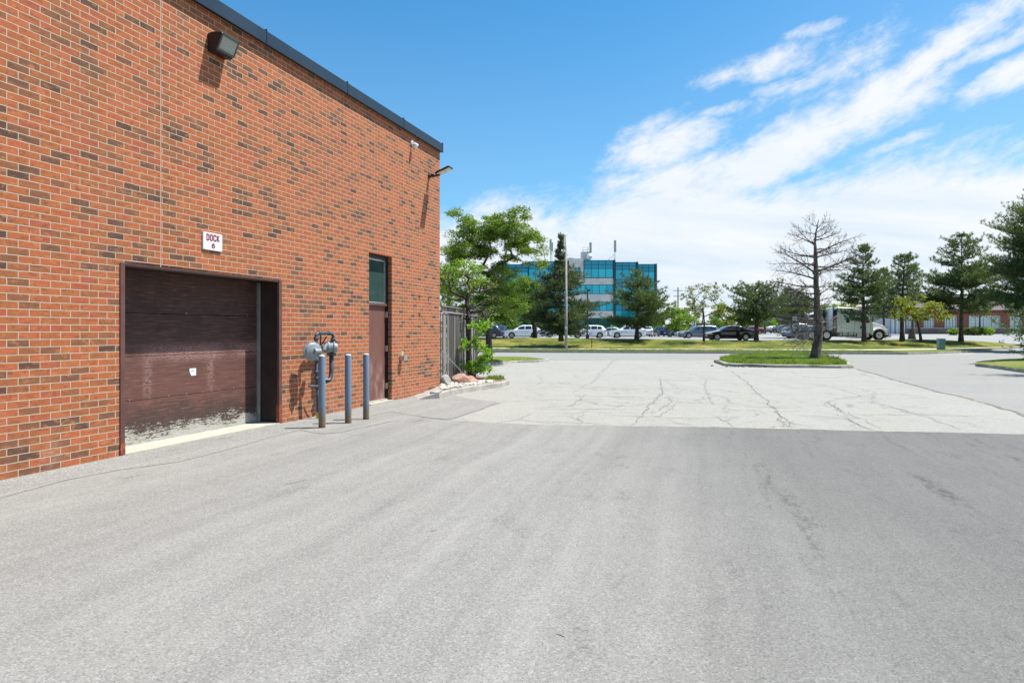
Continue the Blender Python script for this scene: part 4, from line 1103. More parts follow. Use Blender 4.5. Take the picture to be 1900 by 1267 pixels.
def broadleaf(name, base, trunk, centers, label, seed, r0=.14, mat='l_dense', bark='bark_dark', npl=60, crad=.4, size=.1, flat=.6, aspect=1.7, cat='tree', group=None, droop=0., bare=0., twigs=0, back=.35, rmin=.007):
    """space-filling tree: every cluster centre is joined to the nearest wood, so limbs fork as they spread"""
    rng = np.random.default_rng(seed); rnd = random.Random(seed)
    root = empty(name, base, 0, label, cat, group)
    nodes = [Vector(p) for p in trunk]; par = [-1] + list(range(len(nodes) - 1)); cnt = [0] * len(nodes)
    top = nodes[-1]; cs = sorted([Vector(c) for c in centers], key=lambda c: (c - top).length)
    i0 = max(0, len(nodes) - 3)
    tips = []
    for c in cs:
        best, bi = 1e9, 0
        for i in range(i0, len(nodes)):
            p = nodes[i]; d = (c - p).length; pen = max(0, p.z - c.z) * back
            if d + pen < best: best, bi = d + pen, i
        p = nodes[bi]; d = c - p; n = max(1, int(d.length / .35)); prev = bi
        sag = Vector((rnd.uniform(-.1, .1), rnd.uniform(-.1, .1), rnd.uniform(-.04, .08))) * min(d.length, .8)
        for k in range(1, n + 1):
            t = k / n; q = p + d * t + sag * math.sin(t * 3.14) + Vector((rnd.uniform(-.03, .03), rnd.uniform(-.03, .03), rnd.uniform(-.03, .03)))
            nodes.append(q); par.append(prev); cnt.append(0); prev = len(nodes) - 1
        tips.append(prev); j = prev
        while j >= 0: cnt[j] += 1; j = par[j]
    N = max(1, len(cs)); b = B()
    def rr(i): return max(rmin, r0 * (cnt[i] / N) ** .52)
    tr = list(range(len(trunk)))
    b.tube([nodes[i] for i in tr], [r0 * (1.35 - .35 * min(1, i / 1.5)) * (1 - .42 * i / len(tr)) for i in tr], 9)
    kids = {}
    for i in range(len(trunk), len(nodes)): kids.setdefault(par[i], []).append(i)
    done = set()
    for i in range(len(trunk), len(nodes)):
        if i in done: continue
        ch = [par[i], i]; done.add(i); j = i
        while j in kids:
            nx = max(kids[j], key=lambda q: cnt[q])
            if nx in done: break
            ch.append(nx); done.add(nx); j = nx
        b.tube([nodes[q] for q in ch], [min(rr(ch[1]), rr(q)) for q in ch], 5, False)
    for k in range(twigs):
        p = nodes[rnd.choice(tips)] if rnd.random() < .7 else nodes[rnd.randrange(i0, len(nodes))]
        q = p
        d = Vector((rnd.uniform(-1, 1), rnd.uniform(-1, 1), rnd.uniform(-.2, .9))).normalized(); pts = [p]
        for s_ in range(3): d = (d + Vector((rnd.uniform(-.5, .5), rnd.uniform(-.5, .5), rnd.uniform(-.3, .4)))).normalized(); q = q + d * rnd.uniform(.1, .25); pts.append(q)
        b.tube(pts, [.008, .006, .004, .002], 3, False)
    b.build('trunk', M[bark], root, True)
    C = [c for c in cs if rnd.random() > bare]
    if C:
        C2 = []
        for c in C: C2.append(tuple(c))
        V = leafquads(rng, C2, npl, rng.uniform(.6, 1.2, len(C2)) * crad, size, flat, aspect, droop)
        quads('crown', V, M[mat], root, n=4)
    return root

def ell(rnd, n, c, r, shell=.5, cut=None):
    """n points inside an ellipsoid, biased to its shell"""
    o = []
    while len(o) < n:
        v = Vector((rnd.gauss(0, 1), rnd.gauss(0, 1), rnd.gauss(0, 1))).normalized() * (shell + (1 - shell) * rnd.random() ** .5)
        p = Vector((c[0] + v.x * r[0], c[1] + v.y * r[1], c[2] + v.z * r[2]))
        if cut and not cut(p): continue
        o.append(p)
    return o
def loc(x, y, Y, base): return Q(x, y, Y) - Vector(base)
def ellpx(rnd, n, Y, base, x, y, rx, ry, ry_depth=None, shell=.45):
    s = Y / F; c = loc(x, y, Y, base); return ell(rnd, n, c, (rx * s, ry_depth or rx * s * .9, ry * s), shell)

# --- the ash-like tree standing on the small left island (honey locust)
T = random.Random(2)
bs_ = P(907, 671, .13); Yt = bs_.y
tk = [Vector((0, 0, -.1)), loc(907, 640, Yt, bs_), loc(906, 600, Yt, bs_), loc(908, 565, Yt, bs_), loc(910, 545, Yt, bs_)]
cs_ = []
for x, y, rx, ry, n in ((890, 432, 55, 20, 52), (950, 434, 50, 22, 48), (985, 450, 32, 22, 24), (866, 462, 40, 18, 34), (842, 468, 22, 16, 14), (925, 412, 42, 12, 24), (862, 408, 16, 8, 6), (842, 394, 12, 5, 4), (960, 398, 24, 7, 10), (1006, 480, 9, 16, 6), (935, 475, 62, 22, 22), (915, 515, 62, 24, 44), (880, 555, 48, 34, 46), (935, 560, 44, 30, 40), (840, 500, 18, 24, 14), (830, 540, 10, 30, 10)):
    cs_ += ellpx(T, n, Yt, bs_, x, y, rx, ry, shell=.2, ry_depth=1.5)
broadleaf('locust_tree', bs_, tk, cs_, 'tall feathery honey locust with fine yellow-green leaves on the small island beyond the fence', 5, r0=.15, mat='l_locust', npl=150, crad=.38, size=.040, flat=.5, aspect=2.8, twigs=90, droop=.15)
# --- the denser low tree behind it on the bank
bs_ = P(992, 629.3, .75); Yt = bs_.y
cs_ = []
for x, y, rx, ry, n in ((940, 556, 56, 36, 80), (975, 548, 46, 36, 60), (905, 575, 38, 28, 40), (990, 575, 30, 24, 34), (1000, 540, 22, 16, 14)):
    cs_ += ellpx(T, n, Yt, bs_, x, y, rx, ry, ry_depth=2.4, shell=.3)
broadleaf('shade_tree', bs_, [Vector((0, 0, -.1)), loc(992, 610, Yt, bs_), loc(988, 596, Yt, bs_), loc(980, 580, Yt, bs_)], cs_, 'low spreading leafy green tree on the bank between the locust and the spruce', 6, r0=.2, mat='l_dense', npl=150, crad=.74, size=.10, flat=.6, aspect=1.8)
# --- half-dead tree by the fence with grey twigs
bs_ = P(876, 700, .15); Yt = bs_.y
tk = [Vector((0, 0, -.1)), loc(872, 680, Yt, bs_), loc(869, 650, Yt, bs_), loc(870, 615, Yt, bs_), loc(869, 580, Yt, bs_), loc(866, 555, Yt, bs_)]
cs_ = []
for x, y, rx, ry, n in ((850, 520, 38, 18, 16), (905, 545, 42, 22, 14), (915, 575, 30, 10, 6), (890, 590, 25, 14, 6), (828, 560, 14, 30, 9)):
    cs_ += ellpx(T, n, Yt, bs_, x, y, rx, ry, ry_depth=.8, shell=.4)
broadleaf('bare_tree', bs_, tk, cs_, 'dark crooked half-bare tree with grey twigs leaning by the wooden fence', 7, r0=.10, mat='l_locust', bark='bark_dark', npl=16, crad=.22, size=.045, twigs=160, bare=.35)
b_ = B()
rt = random.Random(44)
for k in range(26):
    x0, y0 = 872 + rt.uniform(-4, 4), rt.uniform(545, 600); p = loc(x0, y0, Yt, bs_); d = Vector((rt.uniform(-.2, 1), rt.uniform(-.6, .5), rt.uniform(-.35, .25))).normalized(); pts = [p]; ln = rt.uniform(.4, 1.1)
    for s_ in range(6): d = (d + Vector((rt.uniform(-.35, .35), rt.uniform(-.35, .35), rt.uniform(-.35, .3)))).normalized(); p = p + d * ln / 6; pts.append(p.copy())
    b_.tube(pts, [.012, .010, .008, .006, .005, .004, .002], 4, False)
o = b_.build('dead_twigs', M['twig_grey'], [x for x in bpy.data.objects if x.name == 'bare_tree'][0])
cs_ = []
for x, y, rx, ry, n in ((838, 505, 22, 16, 9), (865, 500, 24, 14, 9), (880, 520, 20, 14, 6), (830, 545, 12, 22, 6)): cs_ += ellpx(T, n, Yt + 1.5, bs_, x, y, rx, ry, ry_depth=.7, shell=.3)
V_ = leafquads(np.random.default_rng(8), [tuple(c) for c in cs_], 60, .3, .055, .6, 2.); quads('leaves', V_, M['l_lime'], [x for x in bpy.data.objects if x.name == 'bare_tree'][0], n=4)
# --- bright suckers round its foot
bs_ = P(881, 704, .15); Yt = bs_.y
cs_ = []
for x, y, rx, ry, n in ((886, 625, 14, 22, 10), (896, 652, 15, 18, 13), (874, 676, 18, 9, 9), (893, 682, 22, 10, 14), (864, 640, 7, 14, 4), (880, 600, 10, 8, 3), (902, 600, 10, 10, 4)):
    cs_ += ellpx(T, n, Yt, bs_, x, y, rx, ry, ry_depth=.35, shell=.3)
broadleaf('sapling', bs_, [Vector((0, 0, -.05)), Vector((.02, 0, .2)), Vector((.03, 0, .4))], cs_, 'bright lime-green leafy sapling growing at the foot of the fence tree', 9, r0=.02, mat='l_bright', bark='bark_dark', npl=20, crad=.16, size=.06, flat=.8, aspect=1.9, rmin=.003)

# --- spruce
bs_ = P(1040, 631, .80); s_ = bs_.y / F
H_ = (632 - 436) * s_
prof_max = 3.2
conifer('spruce_tree', bs_, H_, [(0, .3), (.08, 50 * s_), (.2, 66 * s_), (.33, 64 * s_), (.45, 54 * s_), (.56, 44 * s_), (.64, 34 * s_), (.70, 14 * s_), (.76, 6 * s_), (.82, 11 * s_), (.87, 4 * s_), (.93, 5 * s_), (1, .05)], 'tall dark spruce with a thin ragged top next to the street light', 21, h0=.07, whorl=.34, per=7, up=.02, droop=.12, needle=.2, wid=.055, nper=9, mat='n_spruce', rbase=.2, gap=.2, clump=.19, top_up=.3)
# --- pines along the bank
PN = [
 (1182, 629, .84, 503, 1.0, [(0, .3), (.14, 30), (.22, 55), (.38, 64), (.52, 52), (.65, 36), (.8, 22), (.93, 10), (1, 3)], 'broad bushy pine with a dark trunk in front of the glass office', 31, (0, 0), .18),
 (1403, 631, .74, 528, 1.0, [(0, .3), (.24, 30), (.33, 56), (.5, 60), (.7, 52), (.85, 34), (.95, 18), (1, 5)], 'rounded dark pine rising behind the rear of the black sedan', 32, (0, 0), .26),
 (1468, 629, .72, 535, 1.12, [(0, .3), (.3, 22), (.42, 38), (.6, 42), (.8, 30), (.93, 14), (1, 4)], 'small pine seen through the bare branches left of the dead trunk', 38, (0, 0), .3),
 (1602, 636, .52, 456, 1.0, [(0, .3), (.2, 20), (.27, 46), (.38, 52), (.5, 48), (.62, 38), (.75, 26), (.86, 15), (.94, 9), (1, 3)], 'slim tall pine growing in front of the white truck cab', 33, (0, 0), .23),
 (1640, 629, .75, 500, 1.1, [(0, .3), (.28, 20), (.4, 34), (.6, 32), (.8, 20), (.93, 10), (1, 3)], 'shorter pine partly hidden beyond the truck cab', 34, (0, 0), .3),
 (1674, 631, .73, 476, 1.0, [(0, .3), (.36, 14), (.44, 26), (.6, 20), (.66, 10), (.72, 24), (.84, 26), (.94, 13), (1, 4)], 'thin ragged pine with gaps near its top, left of the yellow tree', 35, (.2, 0), .4),
 (1694, 626, .9, 493, 1.2, [(0, .3), (.6, 6), (.72, 16), (.84, 15), (.94, 9), (1, 3)], 'spindly far pine with a bare stem and a small top', 36, (0, 0), .6),
 (1784, 632, .66, 437, 1.0, [(0, .3), (.24, 34), (.32, 66), (.46, 74), (.6, 62), (.74, 44), (.87, 30), (.95, 16), (1, 4)], 'biggest full pine on the bank before the red brick building', 37, (0, 0), .26),
]
for x, y, z, ty, df, prof, lab, seed, lean, h0 in PN:
    bs_ = P(x, y, z); s_ = bs_.y / F
    if df > 1: bs_ = Vector((bs_.x * df, bs_.y * df, .7)); s_ *= df
    H_ = (CH + (HY - ty) * s_) - bs_.z; pr = [(a, (r if r < 1 else r * s_ * 1.17)) for a, r in prof]; prof_max = max(r for a, r in pr)
    conifer('pine_tree', bs_, H_, pr, lab, seed, h0=h0, whorl=.36, per=6, up=.16, droop=.1, needle=.21, wid=.055, nper=9, rbase=.21 if df == 1 else .15, gap=.33, clump=.21, lean=lean, group='pines along the grass bank')
# the near pine off the right edge, whose branches reach into view
bs_ = Vector((49 * (1945 - 950) / F, 49, .1)); s_ = 49 / F
prof_max = 4.2
conifer('pine_tree', bs_, 12.2, [(0, .3), (.15, 60 * s_), (.25, 108 * s_), (.4, 112 * s_), (.6, 96 * s_), (.8, 66 * s_), (.93, 34 * s_), (1, .1)], 'tallest dark pine reaching in from the right edge of the view', 41, h0=.20, whorl=.42, per=6, up=.18, droop=.1, needle=.2, wid=.045, nper=9, rbase=.25, gap=.12, clump=.17, group='pines along the grass bank')
bs_ = Vector((27.6, 31.2, .1)); prof_max = 2.4
conifer('pine_tree', bs_, 12.0, [(0, .3), (.1, 1.5), (.4, 1.8), (.7, 1.5), (.9, .8), (1, .1)], 'pine just outside the right edge, its shadow falls over the kerbed island', 43, h0=.18, whorl=.42, per=6, up=.18, droop=.1, needle=.24, wid=.06, nper=10, rbase=.2, gap=.12, clump=.2, group='pines along the grass bank')
bs_ = P(1960, 690, .15)
conifer('pine_tree', bs_, 2.6, [(0, .3), (.1, 1.4), (.3, 1.75), (.6, 1.2), (1, .1)], 'low young pine at the right edge on the kerbed island', 42, h0=.08, whorl=.28, per=5, up=.2, needle=.12, wid=.03, nper=8, rbase=.06, clump=.12, group='pines along the grass bank')

# --- thin small tree with few leaves beside the black sedan
bs_ = P(1306, 631.5, .76); Yt = bs_.y; cs_ = []
for x, y, rx, ry, n in ((1300, 545, 36, 20, 46), (1322, 540, 22, 18, 26), (1285, 565, 28, 14, 22), (1330, 568, 14, 16, 10)): cs_ += ellpx(T, n, Yt, bs_, x, y, rx, ry, ry_depth=1.3, shell=.3)
broadleaf('thin_tree', bs_, [Vector((0, 0, -.1)), loc(1306, 615, Yt, bs_), loc(1307, 600, Yt, bs_), loc(1306, 588, Yt, bs_)], cs_, 'sparse small tree with thin olive leaves left of the black sedan', 53, back=.15, r0=.085, rmin=.014, mat='l_olive', bark='bark_dark', npl=10, crad=.34, size=.10, twigs=90)
# --- yellow-leaved small tree
bs_ = P(1709, 632, .73); Yt = bs_.y; cs_ = []
for x, y, rx, ry, n in ((1700, 562, 38, 18, 34), (1690, 585, 34, 14, 22), (1728, 580, 28, 20, 18), (1672, 578, 16, 14, 8), (1740, 592, 14, 8, 5)): cs_ += ellpx(T, n, Yt, bs_, x, y, rx, ry, ry_depth=1.5, shell=.45)
broadleaf('yellow_tree', bs_, [Vector((0, 0, -.1)), loc(1706, 612, Yt, bs_), loc(1703, 600, Yt, bs_), loc(1701, 592, Yt, bs_)], cs_, 'small yellow-green leafed tree with a dark slanting trunk near the green cabinet', 52, r0=.10, mat='l_yellow', bark='bark_dark', npl=42, crad=.42, size=.11, flat=.6)
# cut stump
st = P(1692, 627, .85); b = B(); b.lathe([(.42, -.1), (.34, .3), (.30, 1.0), (.30, 1.05), (0, 1.06)], 14)
o = b.build('tree_stump', M['bark'], None, True); o.location = (st.x * 1.02, st.y * 1.02, .72); tag(o, 'reddish cut tree stump standing behind the yellow tree', 'stump')
# --- lime bushes and trees at the far side of the car park
FAR = [(1262, 624, 98, 1252, 592, 40, 26, 60, 'l_lime', 'bright green round tree behind the row of parked cars', .5, .20),
       (1290, 622, 110, 1285, 580, 24, 24, 26, 'l_olive', 'pale olive thin tree beyond the bright green one', .5, .16),
       (1345, 622, 105, 1342, 585, 26, 26, 34, 'l_yellow', 'yellowish-green tree beyond the black sedan', .55, .18),
       (1372, 622, 120, 1376, 592, 26, 20, 26, 'l_dense', 'dark green tree beyond the black sedan roof', .6, .22),
       (1330, 622, 95, 1326, 600, 18, 14, 16, 'l_dense', 'dark bushy tree behind the thin olive one', .5, .18),
       (1420, 620, 115, 1418, 590, 24, 18, 22, 'l_lime', 'light green tree seen below the rounded pine', .55, .2),
       (1455, 620, 125, 1452, 590, 26, 22, 24, 'l_dense', 'mid green tree far behind the bare branches', .6, .22),
       (1540, 620, 108, 1538, 585, 26, 26, 36, 'l_lime', 'bright green tree between dead trunk and truck cab', .6, .2),
       (1573, 620, 118, 1572, 575, 22, 26, 26, 'l_yellow', 'yellow-green tree directly behind the truck sleeper', .6, .2),
       (1195, 618, 130, 1198, 596, 26, 12, 14, 'l_dense', 'dark low tree at the office corner behind white cars', .6, .2),
       (870, 622, 75, 862, 590, 34, 28, 40, 'l_dense', 'dense green tree behind the wooden fence', .6, .16),
       (935, 622, 95, 935, 596, 34, 20, 34, 'l_dense', 'dark green tree behind the parked jeep', .7, .2),
       (835, 622, 64, 832, 520, 24, 30, 26, 'l_locust', 'pale leafy tree top over the fence beside the brick corner', .5, .12),
       (1005, 620, 105, 1010, 598, 30, 16, 26, 'l_dense', 'dark leafy tree behind the low spreading tree', .7, .2)]
for i, (bx, by, Yt, cx_, cy_, rx, ry, n, mt, lab, cr_, sz) in enumerate(FAR):
    z0 = lotz((bx - 950) / F * Yt, Yt); bs_ = Vector(((bx - 950) / F * Yt, Yt, z0)); cs_ = ellpx(T, n, Yt, bs_, cx_, cy_, rx * .9, ry * .85, shell=.35)
    tz_ = loc(cx_, cy_ + ry * .6, Yt, bs_)
    broadleaf('distant_tree', bs_, [Vector((0, 0, -.1)), Vector((tz_.x * .4, 0, tz_.z * .5)), Vector((tz_.x * .8, 0, tz_.z))], cs_, lab, 70 + i, r0=.16, mat=mt, npl=70, crad=cr_ * 1.5, size=sz, group='leafy trees across the far car park')

# --- the dead tree
bs_ = P(1513, 668.5, .14); Yt = bs_.y
dt = empty('dead_tree', bs_, 0, 'tall leafless dead tree with many grey branches standing on the grass island', 'tree')
def D_(x, y, o=0.): 
    v = loc(x, y, Yt + o, bs_); return v
b = B(); rd = random.Random(77)
tp = [(1512, 672, 0), (1513, 660, 0), (1515, 645, .02), (1518, 628, .03), (1519, 608, .03), (1517, 590, 0), (1516, 570, 0), (1516, 548, -.03), (1514, 525, -.05), (1514, 500, -.05), (1513, 480, 0), (1513, 465, .02), (1512, 450, .05), (1514, 432, .05), (1517, 417, .02), (1519, 408, 0)]
rp = [.30, .25, .215, .20, .185, .175, .155, .135, .125, .11, .09, .075, .055, .038, .024, .012]
tpv = []
for i, (p, c) in enumerate(zip(tp[:-1], tp[1:])):
    for k in range(3):
        t = k / 3; tpv.append((Vector(D_(p[0] + (c[0] - p[0]) * t, p[1] + (c[1] - p[1]) * t, p[2])), rp[i] + (rp[i + 1] - rp[i]) * t))
tpv.append((D_(*tp[-1]), rp[-1]))
b.tube([p for p, _ in tpv], [r * rd.uniform(.94, 1.07) for _, r in tpv], 14)
for k in range(20):   # old branch collars
    i = rd.randrange(6, 34); p, r = tpv[i]; a = rd.uniform(0, 6.28); d = Vector((math.cos(a), math.sin(a), .15)); b.tube([p + d * r * .6, p + d * (r + .05)], [.05, .03], 6)
b.build('trunk', M['bark_dead'], dt, True)
def grow(b, p, d, ln, r, depth, curl, rnd, upb=.06):
    n = max(3, int(ln / .16)); pts = [p]; rs_ = [r]
    for i in range(n):
        d = (d + Vector((rnd.uniform(-curl, curl), rnd.uniform(-curl, curl), rnd.uniform(-curl, curl) + upb * (i / n)))).normalized()
        p = p + d * ln / n; pts.append(p); rs_.append(max(.0045, r * (1 - .8 * (i + 1) / n)))
    b.tube(pts, rs_, 5 if r > .012 else 4, False)
    if depth > 0:
        m = int(ln / (.17 if depth > 1 else .15)) + 1
        for k in range(m):
            t = rnd.uniform(.25, 1.0); i = min(n - 1, int(t * n)); q = pts[i].lerp(pts[i + 1], t * n - i if t * n - i < 1 else 1)
            dd = (pts[i + 1] - pts[i]).normalized(); ax = Vector((rnd.gauss(0, 1), rnd.gauss(0, 1), rnd.gauss(0, 1))); ax = (ax - dd * ax.dot(dd)).normalized()
            nd = (dd * .75 + ax * rnd.uniform(.4, .9) + Vector((0, 0, .12))).normalized()
            grow(b, q, nd, ln * rnd.uniform(.22, .45) * (1.2 - t * .5), max(.0035, rs_[i] * .5), depth - 1, curl * 1.3, rnd, upb)
BR = [  # (from y on trunk, to x, y, depth offset of the tip, radius)
 (610, 1560, 598, -.8, .030), (598, 1556, 583, .9, .024), (640, 1478, 652, 0, .0),
 (585, 1440, 583, -1.0, .035), (583, 1415, 572, .4, .028), (560, 1424, 523, -.6, .038), (556, 1440, 535, 1.0, .030), (533, 1422, 522, .7, .034), (548, 1545, 528, -.4, .030), (534, 1551, 531, .8, .022),
 (518, 1430, 500, -.9, .034), (508, 1436, 462, .5, .036), (505, 1620, 458, -.5, .042), (495, 1600, 476, .9, .030), (500, 1578, 500, -1.2, .026),
 (492, 1425, 492, 1.1, .028), (478, 1440, 455, -.7, .032), (474, 1452, 470, .8, .022), (470, 1598, 437, .3, .038), (463, 1570, 455, 1.1, .026), (478, 1586, 462, -1.1, .030),
 (455, 1462, 432, .5, .026), (452, 1475, 417, -.6, .024), (446, 1560, 430, -.6, .026), (440, 1552, 420, .6, .022), (434, 1478, 428, .9, .018), (425, 1533, 404, -.3, .016), (420, 1498, 408, .4, .014), (432, 1540, 412, .5, .016),
 (600, 1470, 625, -.8, .022), (595, 1418, 603, -.9, .028), (575, 1455, 600, .8, .022), (598, 1425, 590, .3, .026), (590, 1436, 612, .2, .024), (604, 1450, 640, .1, .02), (572, 1408, 560, -.2, .03), (566, 1430, 548, .1, .026), (545, 1416, 535, .1, .028), (600, 1468, 648, .5, .016), (612, 1575, 605, .2, .018), (560, 1562, 548, .2, .022), (468, 1545, 480, -1.3, .024), (485, 1475, 505, -1.2, .024), (570, 1540, 560, -1.2, .02), (528, 1475, 545, -1.3, .024), (512, 1540, 505, 1.3, .026)]
def trunk_at(y):
    for (p, c) in zip(tp[:-1], tp[1:]):
        if p[1] >= y >= c[1]: t = (p[1] - y) / (p[1] - c[1]); return D_(p[0] + (c[0] - p[0]) * t, y)
for k, (ty, ex, ey, off, r) in enumerate(BR):
    if r <= 0: continue
    p = trunk_at(ty); e = D_(ex, ey, off); d = e - p; ln = d.length; n = max(5, int(ln / .2)); pts = [p]; r *= 1.25; rs_ = [r * 1.25]
    bend = rd.uniform(-.10, .04) * ln; o = Vector((0, 0, 0))
    for i in range(1, n + 1):
        t = i / n; o += Vector((rd.uniform(-.014, .014), rd.uniform(-.02, .02), rd.uniform(-.016, .016)))
        pts.append(p + d * t + Vector((0, 0, bend * math.sin(t * 3.14))) + o); rs_.append(max(.007, r * (1.1 - t)))
    bb = B(); bb.tube(pts, rs_, 7, False)
    m = int(ln * 8) + 4
    for j in range(m):
        t = rd.uniform(.18, 1.); i = min(n - 1, int(t * n)); q = pts[i]; dd = (pts[i + 1] - pts[i]).normalized()
        ax = Vector((rd.gauss(0, 1), rd.gauss(0, 1), rd.gauss(0, .9))); ax = (ax - dd * ax.dot(dd)).normalized()
        nd = (dd * .7 + ax * rd.uniform(.4, 1.)).normalized()
        grow(bb, q, nd, rd.uniform(.25, .7) * (1.25 - .5 * t), max(.0065, rs_[i] * .45), 1, .16, rd)
    bb.build('branch', M['bark_dead'] if ty < 590 else M['twig_grey'], dt, True)
for k in range(26):      # tangle of bleached dead twigs low on the left
    bb = B(); p = trunk_at(rd.uniform(585, 640)); e = D_(rd.uniform(1425, 1500), rd.uniform(598, 655), rd.uniform(-1.2, 1.0)); q = p.lerp(e, rd.uniform(.1, .5)); grow(bb, q, ((e - q).normalized() + Vector((rd.uniform(-.4, .4), rd.uniform(-.4, .4), rd.uniform(-.5, .2)))).normalized(), rd.uniform(.5, 1.3), .012, 2, .17, rd, -.02)
    bb.build('branch', M['twig_grey'], dt, True)
# fallen branch on the island
b = B(); p = P(1548, 670, .16)
for k in range(7): grow(b, p + Vector((rd.uniform(-.2, .2), rd.uniform(-.2, .2), .02)), Vector((rd.uniform(-1, 1), rd.uniform(-.5, .5), rd.uniform(.1, .9))).normalized(), rd.uniform(.4, .9), .016, 1, .2, rd)
o = b.build('fallen_branch', M['bark_dead']); tag(o, 'grey fallen branch lying on the island right of the dead trunk', 'branch')
# shrubs in the bed before the brick building, hedge by the office
def shrub(name, p, rx, rz, mat, label, seed, n=22, size=.12, cat='shrub', group=None, ry=None):
    rnd = random.Random(seed); cs = ell(rnd, n, (0, 0, rz * .55), (rx, ry or rx * .7, rz * .5), .4)
    return broadleaf(name, p, [Vector((0, 0, -.1)), Vector((0, 0, .1)), Vector((0, 0, rz * .3))], cs, label, seed, r0=.05, mat=mat, npl=60, crad=.42, size=size, cat=cat, group=group)
def at_(x, Y): return Vector(((x - 950) / F * Y, Y, lotz((x - 950) / F * Y, Y)))
SH = [(1796, 79, 1.0, .85, 'l_olive', 'brownish low shrub behind the trunk of the biggest pine'), (1812, 79, 1.1, .95, 'l_dense', 'dark green low shrub in the bed before the brick building'), (1828, 79, 1.0, .95, 'l_lime', 'bright green rounded shrub at the right end of the bed'), (1775, 79, .9, .7, 'l_lime', 'small pale shrub left of the biggest pine trunk'),
      (1222, 132, 2.2, 1.6, 'l_lime', 'bright shrub by the office entrance behind white cars'), (1140, 118, 1.2, 2.0, 'l_bright', 'lime green shrub poking up between the white cars')]
for i, (x, Y, rx, rz, mt, lab) in enumerate(SH): shrub('shrub', at_(x, Y), rx, rz, M and mt, lab, 300 + i)
b = at_(1818, 79); rr_ = random.Random(5)
broadleaf('thin_tree', b, [Vector((0, 0, -.1)), Vector((0, 0, 1.2)), Vector((0, 0, 2.2))], ell(rr_, 26, (0, 0, 3.2), (1.2, 1.2, 1.1), .4), 'little tree with a thin dark stem rising from the shrub bed', 330, r0=.10, mat='l_olive', npl=30, crad=.4, size=.12)
# a hedge and the distant wood
bh = B()
hr = np.random.default_rng(12); C = [(x, 0 + hr.uniform(-.6, .6), hr.uniform(.2, 1.4)) for x in np.arange(-4, 8, .25)]
hedge = empty('hedge', at_(1215, 118), 0, 'clipped green hedge behind the parked cars left of the bright tree', 'hedge')
quads('foliage', leafquads(hr, C, 60, .55, .16, .8), M['l_lime'], hedge)
hr = np.random.default_rng(14)
C = [(x, 330 + hr.uniform(-15, 15), .8 + hr.uniform(0, 1) * (5.5 + 2.5 * math.sin(x * .05) + 1.6 * math.sin(x * .23))) for x in np.arange(-260, 420, .55)]
o = quads('far_wood', leafquads(hr, C, 34, 2.2, 1.1, .8), leaf_mat('far_leaf', [(.05, .085, .03), (.09, .13, .05), (.14, .18, .08)], .1)); tag(o, 'far line of woodland on the horizon', 'woodland', kind='stuff')
# ================================================================ VEHICLES
def paint(name, col, rough=.28, metal=.3): 
    return simple(name, col, rough, metal, var=.06, scale=2., coat=.8)
def glass_mat(name, col=(.02, .03, .035)):
    m, t, b = newmat(name); n = noise(t, E(t, t.nodes.new('ShaderNodeTexCoord').outputs['Object']), 2., 3., .5)
    put(t, b.inputs['Base Color'], mixc(t, n, tuple(c * .6 for c in col), tuple(c * 1.6 for c in col))); b.inputs['Roughness'].default_value = .05; b.inputs['Specular IOR Level'].default_value = .9
    return m
M['car_glass'] = glass_mat('car_glass'); M['headlight'] = simple('headlight', (.6, .62, .62), .12, .3, var=.1); M['taillight'] = simple('taillight', (.35, .02, .02), .2, 0, var=.1)
M['trim'] = simple('black_trim', (.02, .02, .022), .55, var=.2); M['plate'] = simple('number_plate', (.65, .68, .72), .5, var=.05)
KINDS = {
 'sedan': dict(L=4.65, W=.89, top=[(0, .62), (.04, .70), (.35, .79), (1.15, .93), (1.30, .97), (1.75, 1.22), (2.10, 1.38), (2.45, 1.44), (2.95, 1.44), (3.35, 1.36), (3.80, 1.18), (4.15, 1.06), (4.50, 1.03), (4.60, .97), (4.65, .80)], belt=.93, ws=(1.32, 2.12), rs=(3.20, 3.98), win=[(1.62, 2.55), (2.62, 3.45)], wh=(.92, 3.66), wr=.33, roof=.66),
 'suv': dict(L=4.65, W=.93, top=[(0, .75), (.05, .90), (.40, .98), (1.10, 1.07), (1.25, 1.12), (1.75, 1.42), (2.05, 1.58), (2.45, 1.66), (3.40, 1.65), (4.00, 1.58), (4.25, 1.45), (4.52, 1.12), (4.60, 1.0), (4.65, .8)], belt=1.05, ws=(1.28, 2.05), rs=(4.12, 4.50), win=[(1.68, 2.55), (2.63, 3.40), (3.47, 3.98)], wh=(.92, 3.72), wr=.37, roof=.72),
 'wagon': dict(L=4.95, W=.92, top=[(0, .62), (.05, .72), (.40, .84), (1.0, .96), (1.15, 1.0), (1.75, 1.35), (2.1, 1.50), (2.6, 1.58), (3.7, 1.58), (4.4, 1.52), (4.65, 1.35), (4.85, 1.05), (4.92, .95), (4.95, .75)], belt=.98, ws=(1.18, 2.12), rs=(4.45, 4.80), win=[(1.55, 2.45), (2.53, 3.45), (3.53, 4.35)], wh=(.95, 3.98), wr=.34, roof=.72)}
